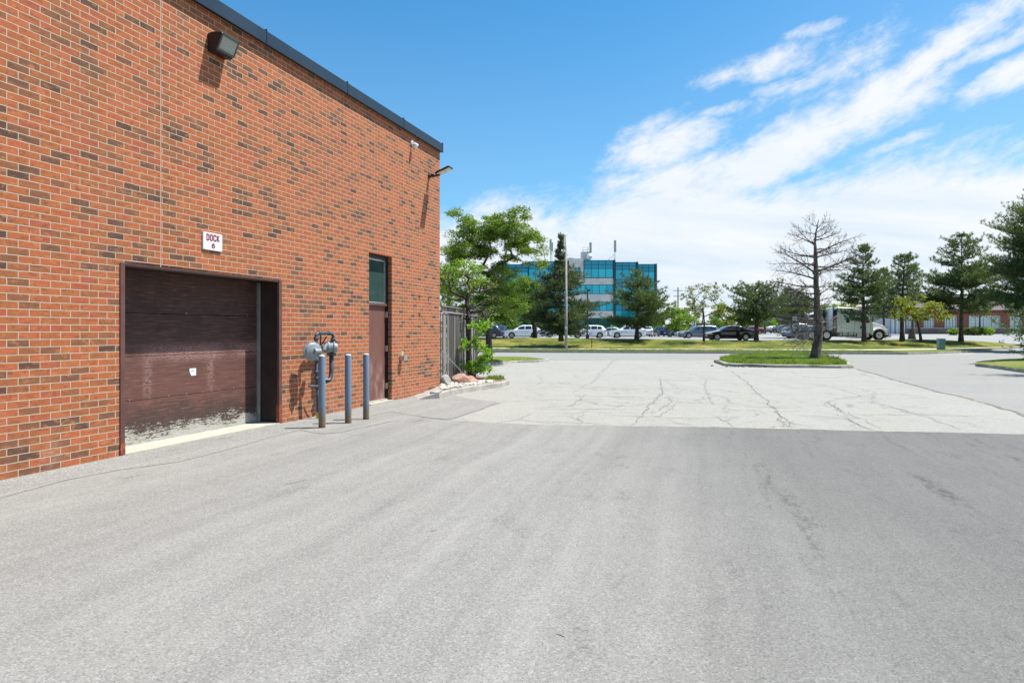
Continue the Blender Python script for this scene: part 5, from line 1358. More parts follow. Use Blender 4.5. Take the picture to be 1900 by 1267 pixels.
def make_car(kind, body, label, group=None, roofbar=None, mark=None, rack=False, tailbar=False):
    k = KINDS[kind]; L_, W_ = k['L'], k['W']; root = empty('parked_car', (0, 0, 0), 0, label, 'car', group)
    tx = [p[0] for p in k['top']]; tz = [p[1] for p in k['top']]
    zt = lambda x: float(np.interp(x, tx, tz))
    def planw(x):      # half width in plan
        e = min(x, L_ - x); return W_ * (1 - .22 * max(0, 1 - e / .55) ** 2.2)
    wr, rzc = k['wr'], k['wr']
    def zbot(x):
        z = .20 + .08 * max(0, 1 - min(x, L_ - x) / .5)
        for c in k['wh']:
            q = (wr + .055) ** 2 - (x - c) ** 2
            if q > 0: z = max(z, rzc + math.sqrt(q))
        return z
    def sec(x):
        w = planw(x); z0 = zbot(x); t = zt(x); bl = min(k['belt'] + .03 * (x / L_), t - .015); cab = min(1, max(0, (t - bl) / (1.4 - k['belt'])))
        wr_ = w * (1 - .03 - (1 - k['roof'] / .89 * 1.0) * cab * 1.0) ; 
        zm = max(.45, z0 + .01); zh = max(bl - .12, zm + .01)
        ze = max(t - .05 - .03 * cab, bl + .004)
        return [(w * .93, z0), (w * .985, max(z0 + .005, min(.36, zm))), (w, zm + (zh - zm) * .35), (w * .995, zh), (w * .965, max(bl, zh + .004)), (wr_ * 1.0 if cab > .05 else w * .90, max(ze, bl + .006)), (wr_ * .90 if cab > .05 else w * .80, max(t - .012, bl + .008)), (wr_ * .5, t + .012), (0, t + .018)]
    xs = sorted(set([round(v, 3) for v in list(np.linspace(0, L_, 76)) + tx + [c + s * (wr + .055) for c in k['wh'] for s in (-1, 1)]]))
    V = []; m = 17
    for x in xs:
        s_ = sec(x); row = [Vector((x, y, z)) for y, z in s_] + [Vector((x, -y, z)) for y, z in reversed(s_[:-1])]; V += row
    n = len(xs); Fc = [(i * m + j, i * m + j + 1, (i + 1) * m + j + 1, (i + 1) * m + j) for i in range(n - 1) for j in range(m - 1)]
    Fc += [tuple(range(m)), tuple(reversed(range((n - 1) * m, n * m)))]
    b = B(); b.add(V, Fc); b.m = 1; b.box(.15, L_ - .15, -W_ * .86, W_ * .86, .17, .62)
    b.m = 1
    for s in (-1, 1):
        b.box(.55 + .8, k['wh'][1] - .42, s * W_ * .955 - .03, s * W_ * .955 + .03, .19, .27)
    b.box(-.012, .03, -.55, .55, .26, .42); b.box(-.014, .02, -.35, .35, .50, .62); b.box(L_ - .03, L_ + .012, -.6, .6, .24, .36)
    o = b.build('body', [body, M['trim']], root, True, auto=True)
    def side(x, t, s, off):
        q = sec(x); a, c = q[4], q[5]; y = a[0] + (c[0] - a[0]) * t; z = a[1] + (c[1] - a[1]) * t
        return Vector((x, s * (y + off), z + off * .3))
    for s in (-1, 1):
        for wi, (a, c) in enumerate(k['win']):
            b = B(); N = 8; V = []
            for i in range(N + 1):
                x = a + (c - a) * i / N
                ta, tb = .10, .92
                top = side(x, tb, s, .006)
                V += [side(x, ta, s, .006), top]
            b.add(V, [(2 * i, 2 * i + 2, 2 * i + 3, 2 * i + 1) for i in range(N)])
            b.build('window', M['car_glass'], root, True)
    for nm, (a, c) in (('windscreen', k['ws']), ('rear_window', k['rs'])):
        b = B(); V = []; N = 6
        for i in range(N + 1):
            x = a + (c - a) * i / N + (.05 if i == 0 else -.05 if i == N else 0); q = sec(x)
            for u in (-1, -.55, 0, .55, 1):
                w = q[5][0] * .9; z = np.interp(abs(u) * w, [0, q[7][0], q[6][0], q[5][0]], [q[8][1], q[7][1], q[6][1], q[5][1]])
                V.append(Vector((x + (-.008 if nm == 'windscreen' else .008), u * w, z + .008)))
        b.add(V, [(i * 5 + j, i * 5 + j + 1, (i + 1) * 5 + j + 1, (i + 1) * 5 + j) for i in range(N) for j in range(4)])
        b.build(nm, M['car_glass'], root, True)
    for c in k['wh']:
        for s in (-1, 1):
            w = empty('wheel', (c, s * (W_ - .13), rzc)); w.parent = root
            Mx = Matrix.Rotation(R(-90 * s), 4, 'X'); b = B(); b.lathe([(wr * .66, -.10), (wr * .97, -.10), (wr, -.06), (wr, .07), (wr * .95, .11), (wr * .68, .115), (wr * .64, .06)], 28, Mx); b.build('tyre', M['tyre'], w, True, auto=True)
            b = B(); b.lathe([(wr * .67, .10), (wr * .66, .02), (wr * .60, .03)], 28, Mx)
            for q in range(5):
                a = q * 2 * math.pi / 5; d = Vector((math.cos(a), math.sin(a), 0)); n_ = Vector((-d.y, d.x, 0))
                V = [Mx @ (d * r_ + n_ * e + Vector((0, 0, z))) for z in (.05, .085) for (r_, e) in ((.03, -.035), (wr * .66, -.05), (wr * .66, .05), (.03, .035))]
                b.add(V, [(0, 3, 2, 1), (4, 5, 6, 7), (0, 1, 5, 4), (1, 2, 6, 5), (2, 3, 7, 6), (3, 0, 4, 7)])
            b.lathe([(0, .095), (.045, .09), (.05, .05)], 12, Mx); b.build('rim', M['rim'], w)
    for s in (-1, 1):
        b = B(); z = zt(.2) - .10; V = []
        for i in range(5):
            x = .015 + i * .11; w = planw(x); V += [Vector((x - .012, s * (w * (.55 if i == 0 else .78 + .04 * i) + .0), z - .05 + .01 * i)), Vector((x - .0, s * (w * (.55 if i == 0 else .78 + .04 * i)), z + .07))]
        b.box(-.012, .12, min(s * .42, s * W_ * .80), max(s * .42, s * W_ * .80), z - .06, z + .06, .02); b.box(.05, .42, min(s * W_ * .84, s * (W_ * .985)), max(s * W_ * .84, s * (W_ * .985)), z - .05, z + .07, .03)
        b.build('headlight', M['headlight'], root)
        b = B(); z = zt(L_ - .1) - .10; b.box(L_ - .10, L_ + .008, min(s * .48, s * W_ * .80), max(s * .48, s * W_ * .80), z - .07, z + .06, .02); b.box(L_ - .32, L_ - .03, min(s * W_ * .8, s * W_ * .975), max(s * W_ * .8, s * W_ * .975), z - .06, z + .07, .03); b.build('taillight', M['taillight'], root)
        b = B(); x = k['win'][0][0] + .05; y = sec(x)[4][0]; b.box(x - .06, x + .06, min(s * (y + .02), s * (y + .19)), max(s * (y + .02), s * (y + .19)), k['belt'] + .0, k['belt'] + .13, .03); b.build('mirror', body, root)
        for hx in ([k['win'][0][1] - .12, k['win'][1][1] - .1]):
            b = B(); y = sec(hx)[3][0]; b.box(hx - .10, hx + .04, min(s * y, s * (y + .025)), max(s * y, s * (y + .025)), k['belt'] - .14, k['belt'] - .11, .005); b.build('door_handle', body, root)
        for xx in [k['win'][0][1] + .04, k['win'][0][0] - .22, k['win'][1][1] + .03]:
            b = B(); V = []
            for z_ in np.linspace(.30, k['belt'] - .02, 6):
                q = sec(xx); y = np.interp(z_, [p[1] for p in q[:5]], [p[0] for p in q[:5]]) + .0025; V += [Vector((xx - .006, s * y, z_)), Vector((xx + .006, s * y, z_))]
            if zbot(xx) < .3: b.add(V, [(2 * i, 2 * i + 1, 2 * i + 3, 2 * i + 2) for i in range(5)]); b.build('door_seam', M['trim'], root)
    b = B(); b.box(L_ + .005, L_ + .018, -.16, .16, .55, .66); b.build('number_plate', M['plate'], root)
    if rack:
        b = B()
        for x in (2.2, 3.1):
            b.tube([(x, -.68, zt(x) - .01), (x, -.66, zt(x) + .09), (x, .66, zt(x) + .09), (x, .68, zt(x) - .01)], .02, 6)
        b.build('roof_rack', M['trim'], root)
    if roofbar:
        b = B(); b.box(1.95, 2.35, -.42, .42, zt(2.2) + .01, zt(2.2) + .13, .03); b.build('light_bar', roofbar, root)
    if mark:
        for s in (-1, 1):
            y = sec(1.95)[3][0] + .006
            b = B(); b.prism([(1.42, .74), (1.52, .64), (1.62, .74), (1.56, .80), (1.52, .88), (1.47, .80)], s * y - .002, s * y + .002, 'y'); b.build('door_emblem', simple('red_mark', (.5, .02, .03), .5), root)
            b = B(); b.box(1.72, 2.38, s * y - .002, s * y + .002, .71, .765); b.box(1.72, 2.2, s * y - .002, s * y + .002, .80, .825); b.build('door_lettering', simple('grey_mark', (.3, .3, .32), .5), root)
    return root
def place(car, x, y, Y, heading=180., z=None, L_=4.65):
    """centre of the car under pixel column x at distance Y; heading: direction the nose points, 180 = to the left"""
    X = (x - 950) / F * Y; zz = lotz(X, Y) if z is None else z
    a = R(heading); nose = Vector((math.cos(a), math.sin(a), 0)); o = Vector((X, Y, zz + .004)) + nose * L_ / 2
    car.location = o; car.rotation_euler = (0, 0, a + math.pi)
white = paint('white_car_paint', (.72, .74, .75), .3, 0.); blackp = paint('black_car_paint', (.010, .011, .014), .16, .2); blue = paint('dark_blue_car_paint', (.012, .030, .13), .25, .4)
greyp = paint('grey_car_paint', (.12, .15, .19), .3, .5); dkgrey = paint('dark_grey_car_paint', (.05, .06, .07), .3, .4); silver = paint('silver_car_paint', (.40, .42, .44), .3, .6); teal = paint('teal_car_paint', (.06, .12, .15), .25, .5); redp = paint('dark_red_car_paint', (.14, .015, .015), .3, .3)
GR = 'cars in the far car park'
place(make_car('sedan', blackp, 'black sedan with a roof rack parked near the grass bank, nearest to the road', GR, rack=True), 1352.5, 0, 62.5, 181, L_=4.65)
place(make_car('suv', white, 'clean white SUV parked behind the street light, left of the thin black lamp post', GR), 1091, 0, 83.5, 181)
place(make_car('suv', white, 'white patrol SUV with red emblem on its door and a bar on the roof', GR, roofbar=M['white'], mark=True), 1163, 0, 84.5, 180)
place(make_car('suv', white, 'white SUV at the far left under the leafy trees, nose to the left', GR), 970, 0, 82, 180)
place(make_car('suv', white, 'white SUV seen from behind, just right of the bushy pine trunk', GR), 1198, 0, 104, 86)
place(make_car('suv', blue, 'dark blue hatchback seen from behind in the middle of the row', GR), 1227, 0, 108, 91)
place(make_car('suv', dkgrey, 'dark grey SUV with blue-tinted glass between the blue and white cars', GR), 1253, 0, 100, 262)
place(make_car('sedan', white, 'small white sedan mostly hidden behind the grey wagon', GR), 1284, 0, 93, 181)
place(make_car('wagon', greyp, 'slate grey minivan parked nose left beside the black sedan', GR), 1297, 0, 81, 181, L_=4.95)
place(make_car('suv', dkgrey, 'dark car half hidden beside the locust trunk at far left', GR), 897, 0, 84, 180)
place(make_car('suv', blue, 'dark blue jeep-like car left of the far left white SUV', GR), 927, 0, 88, 262)
place(make_car('sedan', silver, 'silver car in the shade behind the far left white SUV', GR), 1003, 0, 92, 178)
place(make_car('sedan', silver, 'silver sedan between the clean white SUV and the patrol SUV', GR), 1130, 0, 93, 178)
place(make_car('sedan', teal, 'teal sedan far away beyond the pine trunk right of the black sedan', GR), 1448, 0, 118, 182)
place(make_car('suv', silver, 'silver SUV farther back behind the tail of the white truck', GR), 1474, 0, 98, 183)
place(make_car('sedan', redp, 'dark red car peeping out behind the tail of the black sedan', GR), 1392, 0, 112, 182)
place(make_car('sedan', teal, 'dark teal sedan just behind the wheels of the white truck', GR), 1492, 0, 74, 181)
place(make_car('sedan', white, 'white sedan seen between the dead trunk and the truck sleeper', GR), 1545, 0, 80, 181)

# ---------------- white highway tractor
TX = 1639; TY = 63.6
trk = empty('truck', ((TX - 950) / F * TY, TY, .655), math.pi, 'white semi tractor with sleeper cab and bare rear frame parked nose right on the lot', 'truck')
# local x runs from the nose (0) backwards; rotated so the nose points right (+X)
twh = paint('truck_white', (.76, .77, .77), .3, 0.)
chrome = simple('chrome', (.42, .43, .44), .25, .9, var=.1)
W2 = 1.2
b = B()
hood = [(0.10, .62), (.0, .85), (.06, 1.15), (.30, 1.42), (.9, 1.60), (1.55, 1.76), (1.62, 1.76), (1.62, .62)]
def taperprism(b, prof, wf, wb, x0, x1):
    V = []
    for s in (-1, 1):
        for (x, z) in prof:
            t = (x - x0) / (x1 - x0); w = wf + (wb - wf) * t; V.append((x, s * w, z))
    n = len(prof); b.add(V, [tuple(range(n)), tuple(reversed(range(n, 2 * n)))] + [(i, n + i, n + (i + 1) % n, (i + 1) % n) for i in range(n)])
taperprism(b, hood, .70, .98, 0, 1.62)
hd = b.build('hood', twh, trk); mm = hd.modifiers.new('bev', 'BEVEL'); mm.width = .08; mm.segments = 3; mm.limit_method = 'ANGLE'
for s in (-1, 1):
    b = B(); V = []
    cx_, rz_ = 1.05, .52; N = 14; out_ = []
    for i in range(N + 1):
        a = math.pi * (1 - i / N); out_.append((cx_ + .78 * math.cos(a) * (1.05 if math.cos(a) < 0 else 1), rz_ + .66 * math.sin(a) + (.04 if 3 < i < 11 else 0)))
    inn = [(cx_ + .62 * math.cos(math.pi * i / N), rz_ + .56 * math.sin(math.pi * i / N)) for i in range(N + 1)]
    poly = out_ + inn
    b.prism(poly, s * .80, s * 1.20, 'y'); f_ = b.build('fender', twh, trk); mm = f_.modifiers.new('bev', 'BEVEL'); mm.width = .05; mm.segments = 2; mm.limit_method = 'ANGLE'
    b = B(); b.box(.10, .34, min(s * .78, s * 1.12), max(s * .78, s * 1.12), .86, 1.10, .06); b.build('headlight', M['headlight'], trk)
b = B(); b.box(-.12, .22, -1.16, 1.16, .34, .72, .08); b.build('bumper', chrome, trk)
b = B(); b.box(-.03, .05, -.52, .52, .78, 1.32, .02); b.build('grille', M['trim'], trk)
# cab and sleeper
cab = [(1.58, .70), (1.62, 1.70), (1.72, 1.78), (2.22, 2.48), (2.45, 2.58), (2.9, 3.00), (3.6, 3.16), (5.05, 3.22), (5.15, 3.10), (5.15, .78), (3.2, .70)]
b = B(); b.prism(cab, -W2, W2, 'y'); c_ = b.build('cab', twh, trk); mm = c_.modifiers.new('bev', 'BEVEL'); mm.width = .07; mm.segments = 3; mm.limit_method = 'ANGLE'
b = B(); b.add([(1.735, -1.02, 1.82), (1.735, 1.02, 1.82), (2.19, .98, 2.45), (2.19, -.98, 2.45)], [(0, 1, 2, 3)]); 
for v in b.V: v += Vector((-.012, 0, .012))
b.build('windscreen', M['car_glass'], trk)
b = B(); b.box(1.9, 2.45, -1.0, 1.0, 2.66, 2.74, .03); b.tube([(2.3, -.9, 2.62), (2.0, -.95, 2.68)], .02); b.build('sun_visor', twh, trk)
for s in (-1, 1):
    y = s * (W2 + .004)
    b = B(); b.prism([(2.02, 1.72), (2.30, 2.38), (2.86, 2.40), (2.86, 1.72)], y, y + s * .004, 'y'); b.build('door_window', M['car_glass'], trk)
    b = B(); b.prism([(3.95, 1.72), (3.95, 2.2), (4.28, 2.2), (4.28, 1.72)], y, y + s * .004, 'y'); b.build('sleeper_window', M['car_glass'], trk)
    b = B()
    for (x0, x1, z0, z1) in ((1.90, 1.915, .8, 2.5), (2.95, 2.965, .8, 2.55), (3.45, 3.47, .8, 3.1), (1.9, 2.95, .80, .815)): b.box(x0, x1, min(y, y + s * .003), max(y, y + s * .003), z0, z1)
    b.build('door_seam', M['trim'], trk)
    b = B(); b.box(2.78, 2.9, min(y, y + s * .02), max(y, y + s * .02), 1.48, 1.52); b.prism([(2.72, 1.15), (2.90, 1.12), (2.92, 1.36), (2.80, 1.42), (2.70, 1.34)], y, y + s * .003, 'y'); b.build('door_handle', M['trim'], trk)
    b = B(); b.box(1.78, 1.86, min(s * 1.28, s * 1.44), max(s * 1.28, s * 1.44), 1.75, 2.32, .03); b.tube([(1.9, s * 1.2, 2.25), (1.83, s * 1.33, 2.2)], .018); b.tube([(1.9, s * 1.2, 1.85), (1.83, s * 1.33, 1.85)], .018); b.build('mirror', M['trim'], trk)
    # tank, side steps, sleeper fairing
    b = B(); b.lathe([(0, -.75), (.30, -.75), (.32, -.72), (.32, .72), (.30, .75), (0, .75)], 24, Matrix.Translation((4.1, s * .92, .66)) @ Matrix.Rotation(R(90), 4, 'Y')); b.build('fuel_tank', simple('tank_alloy', (.55, .56, .56), .4, .5, var=.2), trk, True, auto=True)
    b = B()
    for x in (3.55, 4.1, 4.65): b.lathe([(.335, -.03), (.335, .03)], 24, Matrix.Translation((x, s * .92, .66)) @ Matrix.Rotation(R(90), 4, 'Y'))
    b.build('tank_strap', M['trim'], trk)
    b = B(); b.box(2.05, 3.2, min(s * .75, s * 1.16), max(s * .75, s * 1.16), .30, .74, .04); b.build('side_step', chrome, trk)
    b = B(); b.box(5.16, 5.40, min(s * 1.0, s * 1.2), max(s * 1.0, s * 1.2), .9, 3.0, .03); b.build('side_fairing', M['dark'], trk)
    b = B(); b.tube([(5.32, s * .85, .9), (5.32, s * .85, 3.3)], .075, 12); b.build('exhaust_pipe', M['dark'], trk, True)
    b = B(); b.tube([(7.0, s * .95, .62), (7.5, s * .98, 1.16), (8.3, s * .98, 1.16)], .02); b.box(8.28, 8.30, min(s * .7, s * 1.15), max(s * .7, s * 1.15), .35, 1.0); b.build('mudflap', M['trim'], trk)
    b = B(); b.box(8.1, 8.26, min(s * .75, s * 1.1), max(s * .75, s * 1.1), .98, 1.10, .02); b.build('taillight', M['taillight'], trk)
b = B()
for s in (-1, 1): b.box(1.6, 8.7, s * .43 - .05, s * .43 + .05, .72, .98)
for x in (5.6, 6.6, 7.6, 8.65): b.box(x - .05, x + .05, -.38, .38, .76, .94)
b.box(6.3, 7.3, -.45, .45, .98, 1.12, .03); b.build('chassis', M['trim'], trk)
for cx in (1.05, 6.15, 7.55):
    for s in (-1, 1):
        front = cx < 2; y = s * (1.0 if front else .93); w = empty('wheel', (cx, y, .52)); w.parent = trk
        Mx = Matrix.Rotation(R(-90 * s), 4, 'X'); ww = .14 if front else .28
        b = B(); b.lathe([(.30, -ww), (.48, -ww), (.52, -ww + .04), (.52, ww - .04), (.48, ww), (.30, ww), (.28, ww - .05)], 32, Mx); b.build('tyre', M['tyre'], w, True, auto=True)
        zc = ww - .02 if front else ww - .16
        b = B(); b.lathe([(.30, ww - .005), (.28, zc - .05), (.17, zc), (.12, zc), (.11, zc + .06), (0, zc + .07)], 28, Mx)
        for q in range(10):
            a = q * math.pi / 5; b.lathe([(.018, zc), (.018, zc + .04), (0, zc + .045)], 6, Mx @ Matrix.Translation((.17 * math.cos(a), .17 * math.sin(a), 0)))
        b.build('rim', chrome, w, True, auto=True)

# ================================================================ OFFICE BUILDING
def glassw(name, c1, c2, rough=.07):
    m, t, b = newmat(name); v = E(t, t.nodes.new('ShaderNodeTexCoord').outputs['Object'])
    g = t.nodes.new('ShaderNodeNewGeometry'); r = E(t, g.outputs['Random Per Island']); n = noise(t, v, .22, 3., .5)
    put(t, b.inputs['Base Color'], mixc(t, (r * .6 + n * .6 - .1).clamp(), c1, c2)); b.inputs['Roughness'].default_value = rough; b.inputs['Metallic'].default_value = .55; b.inputs['Specular IOR Level'].default_value = .8
    return m
M['teal_glass'] = glassw('teal_glass', (.0, .26, .40), (.02, .46, .60)); M['deep_glass'] = glassw('deep_teal_glass', (.0, .17, .29), (.0, .26, .40))
M['dark_glass'] = glassw('ground_glass', (.02, .09, .10), (.05, .17, .17)); M['mull'] = simple('green_mullion', (.012, .07, .075), .4, .3)
M['panel'] = simple('office_concrete', (.66, .63, .58), .85, var=.16, scale=.8)
OY = 145.
of = empty('office_building', ((1100 - 950) / F * OY, OY, lotz(16, 145)), R(-1.5), 'four-storey office building of teal glass and pale concrete bands beyond the car park', 'building')
oz = .66
def ox(px, Y=OY): return (px - 1100) / F * Y
def ozz(py, Y=OY): return CH - oz + (HY - py) / F * Y
def glazing(parent, x0, x1, zrows, y, cols, deep=()):
    """panes set in a mullion grid; each storey band of panes is one window part"""
    for ri, (z0, z1) in enumerate(zip(zrows[:-1], zrows[1:])):
        b = B(); xs = np.linspace(x0, x1, cols + 1)
        for a, c in zip(xs[:-1], xs[1:]): b.box(a + .05, c - .05, y, y + .06, z0 + .05, z1 - .05)
        b.build('window', M['deep_glass'] if ri in deep else M['teal_glass'], parent)
    b = B(); b.box(x0 - .1, x1 + .1, y + .061, y + .25, zrows[0] - .1, zrows[-1] + .1)
    for x in np.linspace(x0, x1, cols + 1): b.box(x - .05, x + .05, y - .06, y + .0605, zrows[0], zrows[-1])
    for z in zrows: b.box(x0 - .05, x1 + .05, y - .05, y + .0603, z - .05, z + .05)
    b.build('mullions', M['mull'], parent)
T0, T1 = ozz(483.5), ozz(516)
b = B()
b.box(ox(1031), ox(1140.5), .3, 16, 0, ozz(484)); b.build('core', M['mull'], of)
# concrete bands of the middle block
for (ya, yb) in ((516, 528), (546, 560), (577, 590)):
    b = B(); b.box(ox(1030), ox(1140), -.35, .29, ozz(yb), ozz(ya)); 
    b.box(ox(1140) - .0, ox(1140) + .001, .0, .2, ozz(yb), ozz(ya)); b.build('concrete_band', M['panel'], of)
b = B(); b.box(ox(1056), ox(1082.5), -.35, .29, ozz(515.9), ozz(482)); b.build('concrete_pier', M['panel'], of)
b = B(); b.prism([(ox(1030), ozz(484)), (ox(1058), ozz(478)), (ox(1084), ozz(482.5)), (ox(1084), ozz(484))], -.3, 3, 'y'); b.build('parapet', M['panel'], of)
glazing(of, ox(1067), ox(1075), [ozz(512), ozz(498)], -.42, 1)
glazing(of, ox(1083.5), ox(1136.5), [T0 - 0, 0][0:0] or [ozz(515.5), ozz(499), ozz(491.5), ozz(484)], -.5, 4, deep=(1, 2))
glazing(of, ox(1032), ox(1139), [ozz(545.5), ozz(528.5)], .05, 8)
glazing(of, ox(1032), ox(1139), [ozz(576.5), ozz(560.5)], .05, 8)
gb = B(); xs = np.linspace(ox(1032), ox(1139), 9)
for a, c in zip(xs[:-1], xs[1:]): gb.box(a + .08, c - .08, .2, .26, 0.2, ozz(590.5))
gb.build('ground_window', M['dark_glass'], of)
b = B()
for x in xs: b.box(x - .08, x + .08, .1, .3, 0, ozz(590.2))
b.build('ground_mullions', M['mull'], of)
# corner post and stepped glass bays
b = B(); b.box(ox(1137.4), ox(1141.4), -.5, 6, 0, ozz(482.8)); b.build('corner_post', M['mull'], of)
for (xa, xb, off, ty, cols, nm) in ((1141.5, 1178.5, 3.2, 486.5, 3, 1), (1180.5, 1212.0, 7.5, 490.2, 3, 1), (981, 1030, 3.0, 484.8, 4, 1), (930, 979, 7.4, 490, 4, 1)):
    Yb = OY + off; k = Yb / OY; X0, X1 = ox(xa) * k - (-150 / F) * (OY - Yb), 0
    X0 = (xa - 950) / F * Yb - (150 / F) * OY; X1 = (xb - 950) / F * Yb - (150 / F) * OY
    zz = lambda py: CH - oz + (HY - py) / F * Yb
    b = B(); b.box(X0 - .3, X1 + .35, off + .31, off + 14, 0, zz(ty)); b.build('core', M['mull'], of)
    rows_ = [zz(588), zz(576), zz(564), zz(549 + 2), zz(532.5), zz(524.5), zz(518.5), zz(500.5 + (ty - 486.5)), zz(493.5 + (ty - 486.5)), zz(ty + .7)]
    glazing(of, X0, X1, rows_, off, cols, deep=(1, 4, 5, 7, 8))
    b = B(); b.box(X1 + .05, X1 + .6, off - .1, off + .3, 0, zz(ty - .4)); b.build('corner_post', M['mull'], of)
    b = B(); b.box(X0, X1, off + .05, off + .12, 0, zz(590)); b.build('ground_window', M['dark_glass'], of)
def roof_thing(name, px, py_base, Y, lab, cat):
    return empty(name, ((px - 950) / F * Y, Y, CH + (HY - py_base) / F * Y), 0, lab, cat)
# roof plant with a dish
rp_ = roof_thing('rooftop_unit', 1088, 483, 149, 'grey rooftop machine box with a railing on the middle of the office roof', 'rooftop unit')
s_ = 149 / F; b = B(); b.box(-9 * s_, 7 * s_, 0, 2, 0, 16 * s_, .1); b.box(-18 * s_, -5 * s_, -.5, 1.5, 0, 3 * s_); b.build('housing', M['galv'], rp_)
b = B()
for x in (-6, 3): b.tube([(x * s_, .2, 16 * s_), (x * s_, .2, 21 * s_)], .05, 5)
b.tube([(-7 * s_, .2, 23.5 * s_), (-4 * s_, .2, 24 * s_), (3 * s_, .2, 24 * s_), (4 * s_, .2, 20 * s_)], .07, 5); b.tube([(-8 * s_, .2, 19 * s_), (4 * s_, .2, 19.5 * s_)], .05, 5); b.build('railing', M['galv'], rp_)
ds = roof_thing('satellite_dish', 1093.5, 484, 147.6, 'round pale dish antenna in front of the rooftop machine box', 'antenna')
b = B(); b.lathe([(0, .25), (.35, .2), (.64, 0), (.66, .02), (.62, .06), (.3, .26), (0, .32)], 24, Matrix.Translation((0, -.2, .95)) @ Matrix.Rotation(R(90), 4, 'X')); b.build('dish', M['white'], ds, True); b = B(); b.tube([(0, 0, 0), (0, 0, 1.0)], .06, 6); b.build('mast', M['galv'], ds)
AN = [(1095.5, 483, 149.5, 33, 'pale panel antenna standing right behind the rooftop dish', 19), (1141, 487, 147, 41, 'tall pale panel antenna on a braced mast at the right roof edge', 22), (1045.5, 483, 150, 24, 'panel antenna just left of the street light top', 15), (1021.5, 486, 151, 42, 'left twin panel antenna behind the spruce tip', 20), (1024, 486, 152, 36, 'right twin panel antenna behind the spruce tip', 16)]
for (px, py, Y, h, lab, ph) in AN:
    a = roof_thing('panel_antenna', px, py, Y, lab, 'antenna'); s_ = Y / F
    b = B(); b.tube([(0, 0, 0), (0, 0, (h - 2) * s_)], .07, 6)
    if px == 1141: b.tube([(-14 * s_, 0, 3 * s_), (0, 0, 16 * s_)], .04, 5); b.tube([(0, 3, 0), (0, 0, 12 * s_)], .04, 5)
    b.build('mast', M['galv'], a)
    b = B(); b.box(-.26, .26, -.35, -.1, (h - ph) * s_, h * s_, .05); b.build('panel', simple('antenna_grey', (.42, .42, .41), .6), a)

# ================================================================ RED BRICK BUILDING ON THE RIGHT
BY = 85.; bz0 = 1.17
M['brick_red'] = brick_mat('red_brick', .22, .075, .010, [(0., (.17, .028, .022)), (.5, (.22, .040, .028)), (1., (.13, .022, .018))], flat=True)
M['stone_base'] = brick_mat('stone_base', .5, .2, .02, [(0., (.12, .12, .13)), (.5, (.18, .18, .19)), (1., (.10, .10, .11))], flat=True)
M['window_pale'] = glassw('pale_window', (.22, .34, .38), (.42, .55, .58), .12)
bb = empty('brick_building', ((1680 - 950) / F * BY, BY, bz0), 0, 'low red brick building with pale windows and grey stone base behind the pines at right', 'building')
def bx_(px): return (px - 1680) / F * BY
def bzz(py): return CH - bz0 + (HY - py) / F * BY
b = B()
wins = [(1682, 1699), (1714, 1734), (1753, 1776), (1798, 1857), (1874, 1896)]
edges = [1680] + [e for w in wins for e in w] + [2100]
zs_, zt_ = bzz(609.5), bzz(586)
b.box(bx_(1680), bx_(2100), .3, 14, 0, bzz(578)) 
for a, c in zip(edges[0::2], edges[1::2]): b.box(bx_(a), bx_(c), 0, .299, zs_ + .12, bzz(578))
for a, c in wins: b.box(bx_(a), bx_(c), 0, .299, zt_ + .001, bzz(578))
b.build('wall', M['brick_red'], bb)
b = B(); b.box(bx_(1680), bx_(1872.5), -.12, .29, -.3, zs_); b.box(bx_(1897), bx_(2100), -.12, .29, -.3, zs_); b.build('stone_base', M['stone_base'], bb)
b = B(); b.box(bx_(1680), bx_(1872.5), -.18, .0, zs_, zs_ + .12); b.box(bx_(1897), bx_(2100), -.18, .0, zs_, zs_ + .12); b.build('sill_course', M['concrete'], bb)
for i, (a, c) in enumerate(wins):
    z0 = zs_ + .12 if i < 4 else 0.0
    if i == 4: nm = 'entrance_door'
    else: nm = 'window'
    n = {0: 3, 1: 4, 2: 4, 3: 4, 4: 2}[i]
    w = B(); w.box(bx_(a) + .08, bx_(c) - .08, .18, .22, z0 + .05, zt_ - .05); wo = w.build(nm, M['window_pale'], bb)
    f = B(); xs = np.linspace(bx_(a), bx_(c), n + 1)
    for k, x in enumerate(xs): q = .07 if k in (0, n) else .04; f.box(max(bx_(a), x - q), min(bx_(c), x + q), .08, .179, z0, zt_)
    f.box(bx_(a), bx_(c), .085, .178, z0, z0 + .07); f.box(bx_(a), bx_(c), .085, .178, zt_ - .07, zt_); 
    for k in range(1, 4): zz_ = z0 + (zt_ - z0) * k / 4; f.box(bx_(a), bx_(c), .12, .177, zz_ - .02, zz_ + .02)
    f.build('frame', M['white'], wo)
# grey entrance porch at the left end
b = B()
for px in (1657, 1664, 1677): b.box(bx_(px) - .12, bx_(px) + .12, -.1, .2, -.3, bzz(584))
b.box(bx_(1654), bx_(1680), -.2, .4, bzz(584), bzz(578)); b.box(bx_(1668), bx_(1676), .1, .3, 0, bzz(586)); b.build('porch', M['white'], bb)
b = B(); b.box(bx_(1655), bx_(1679.9), .41, 10, -.3, bzz(580)); b.build('porch_wall', M['panel'], bb)
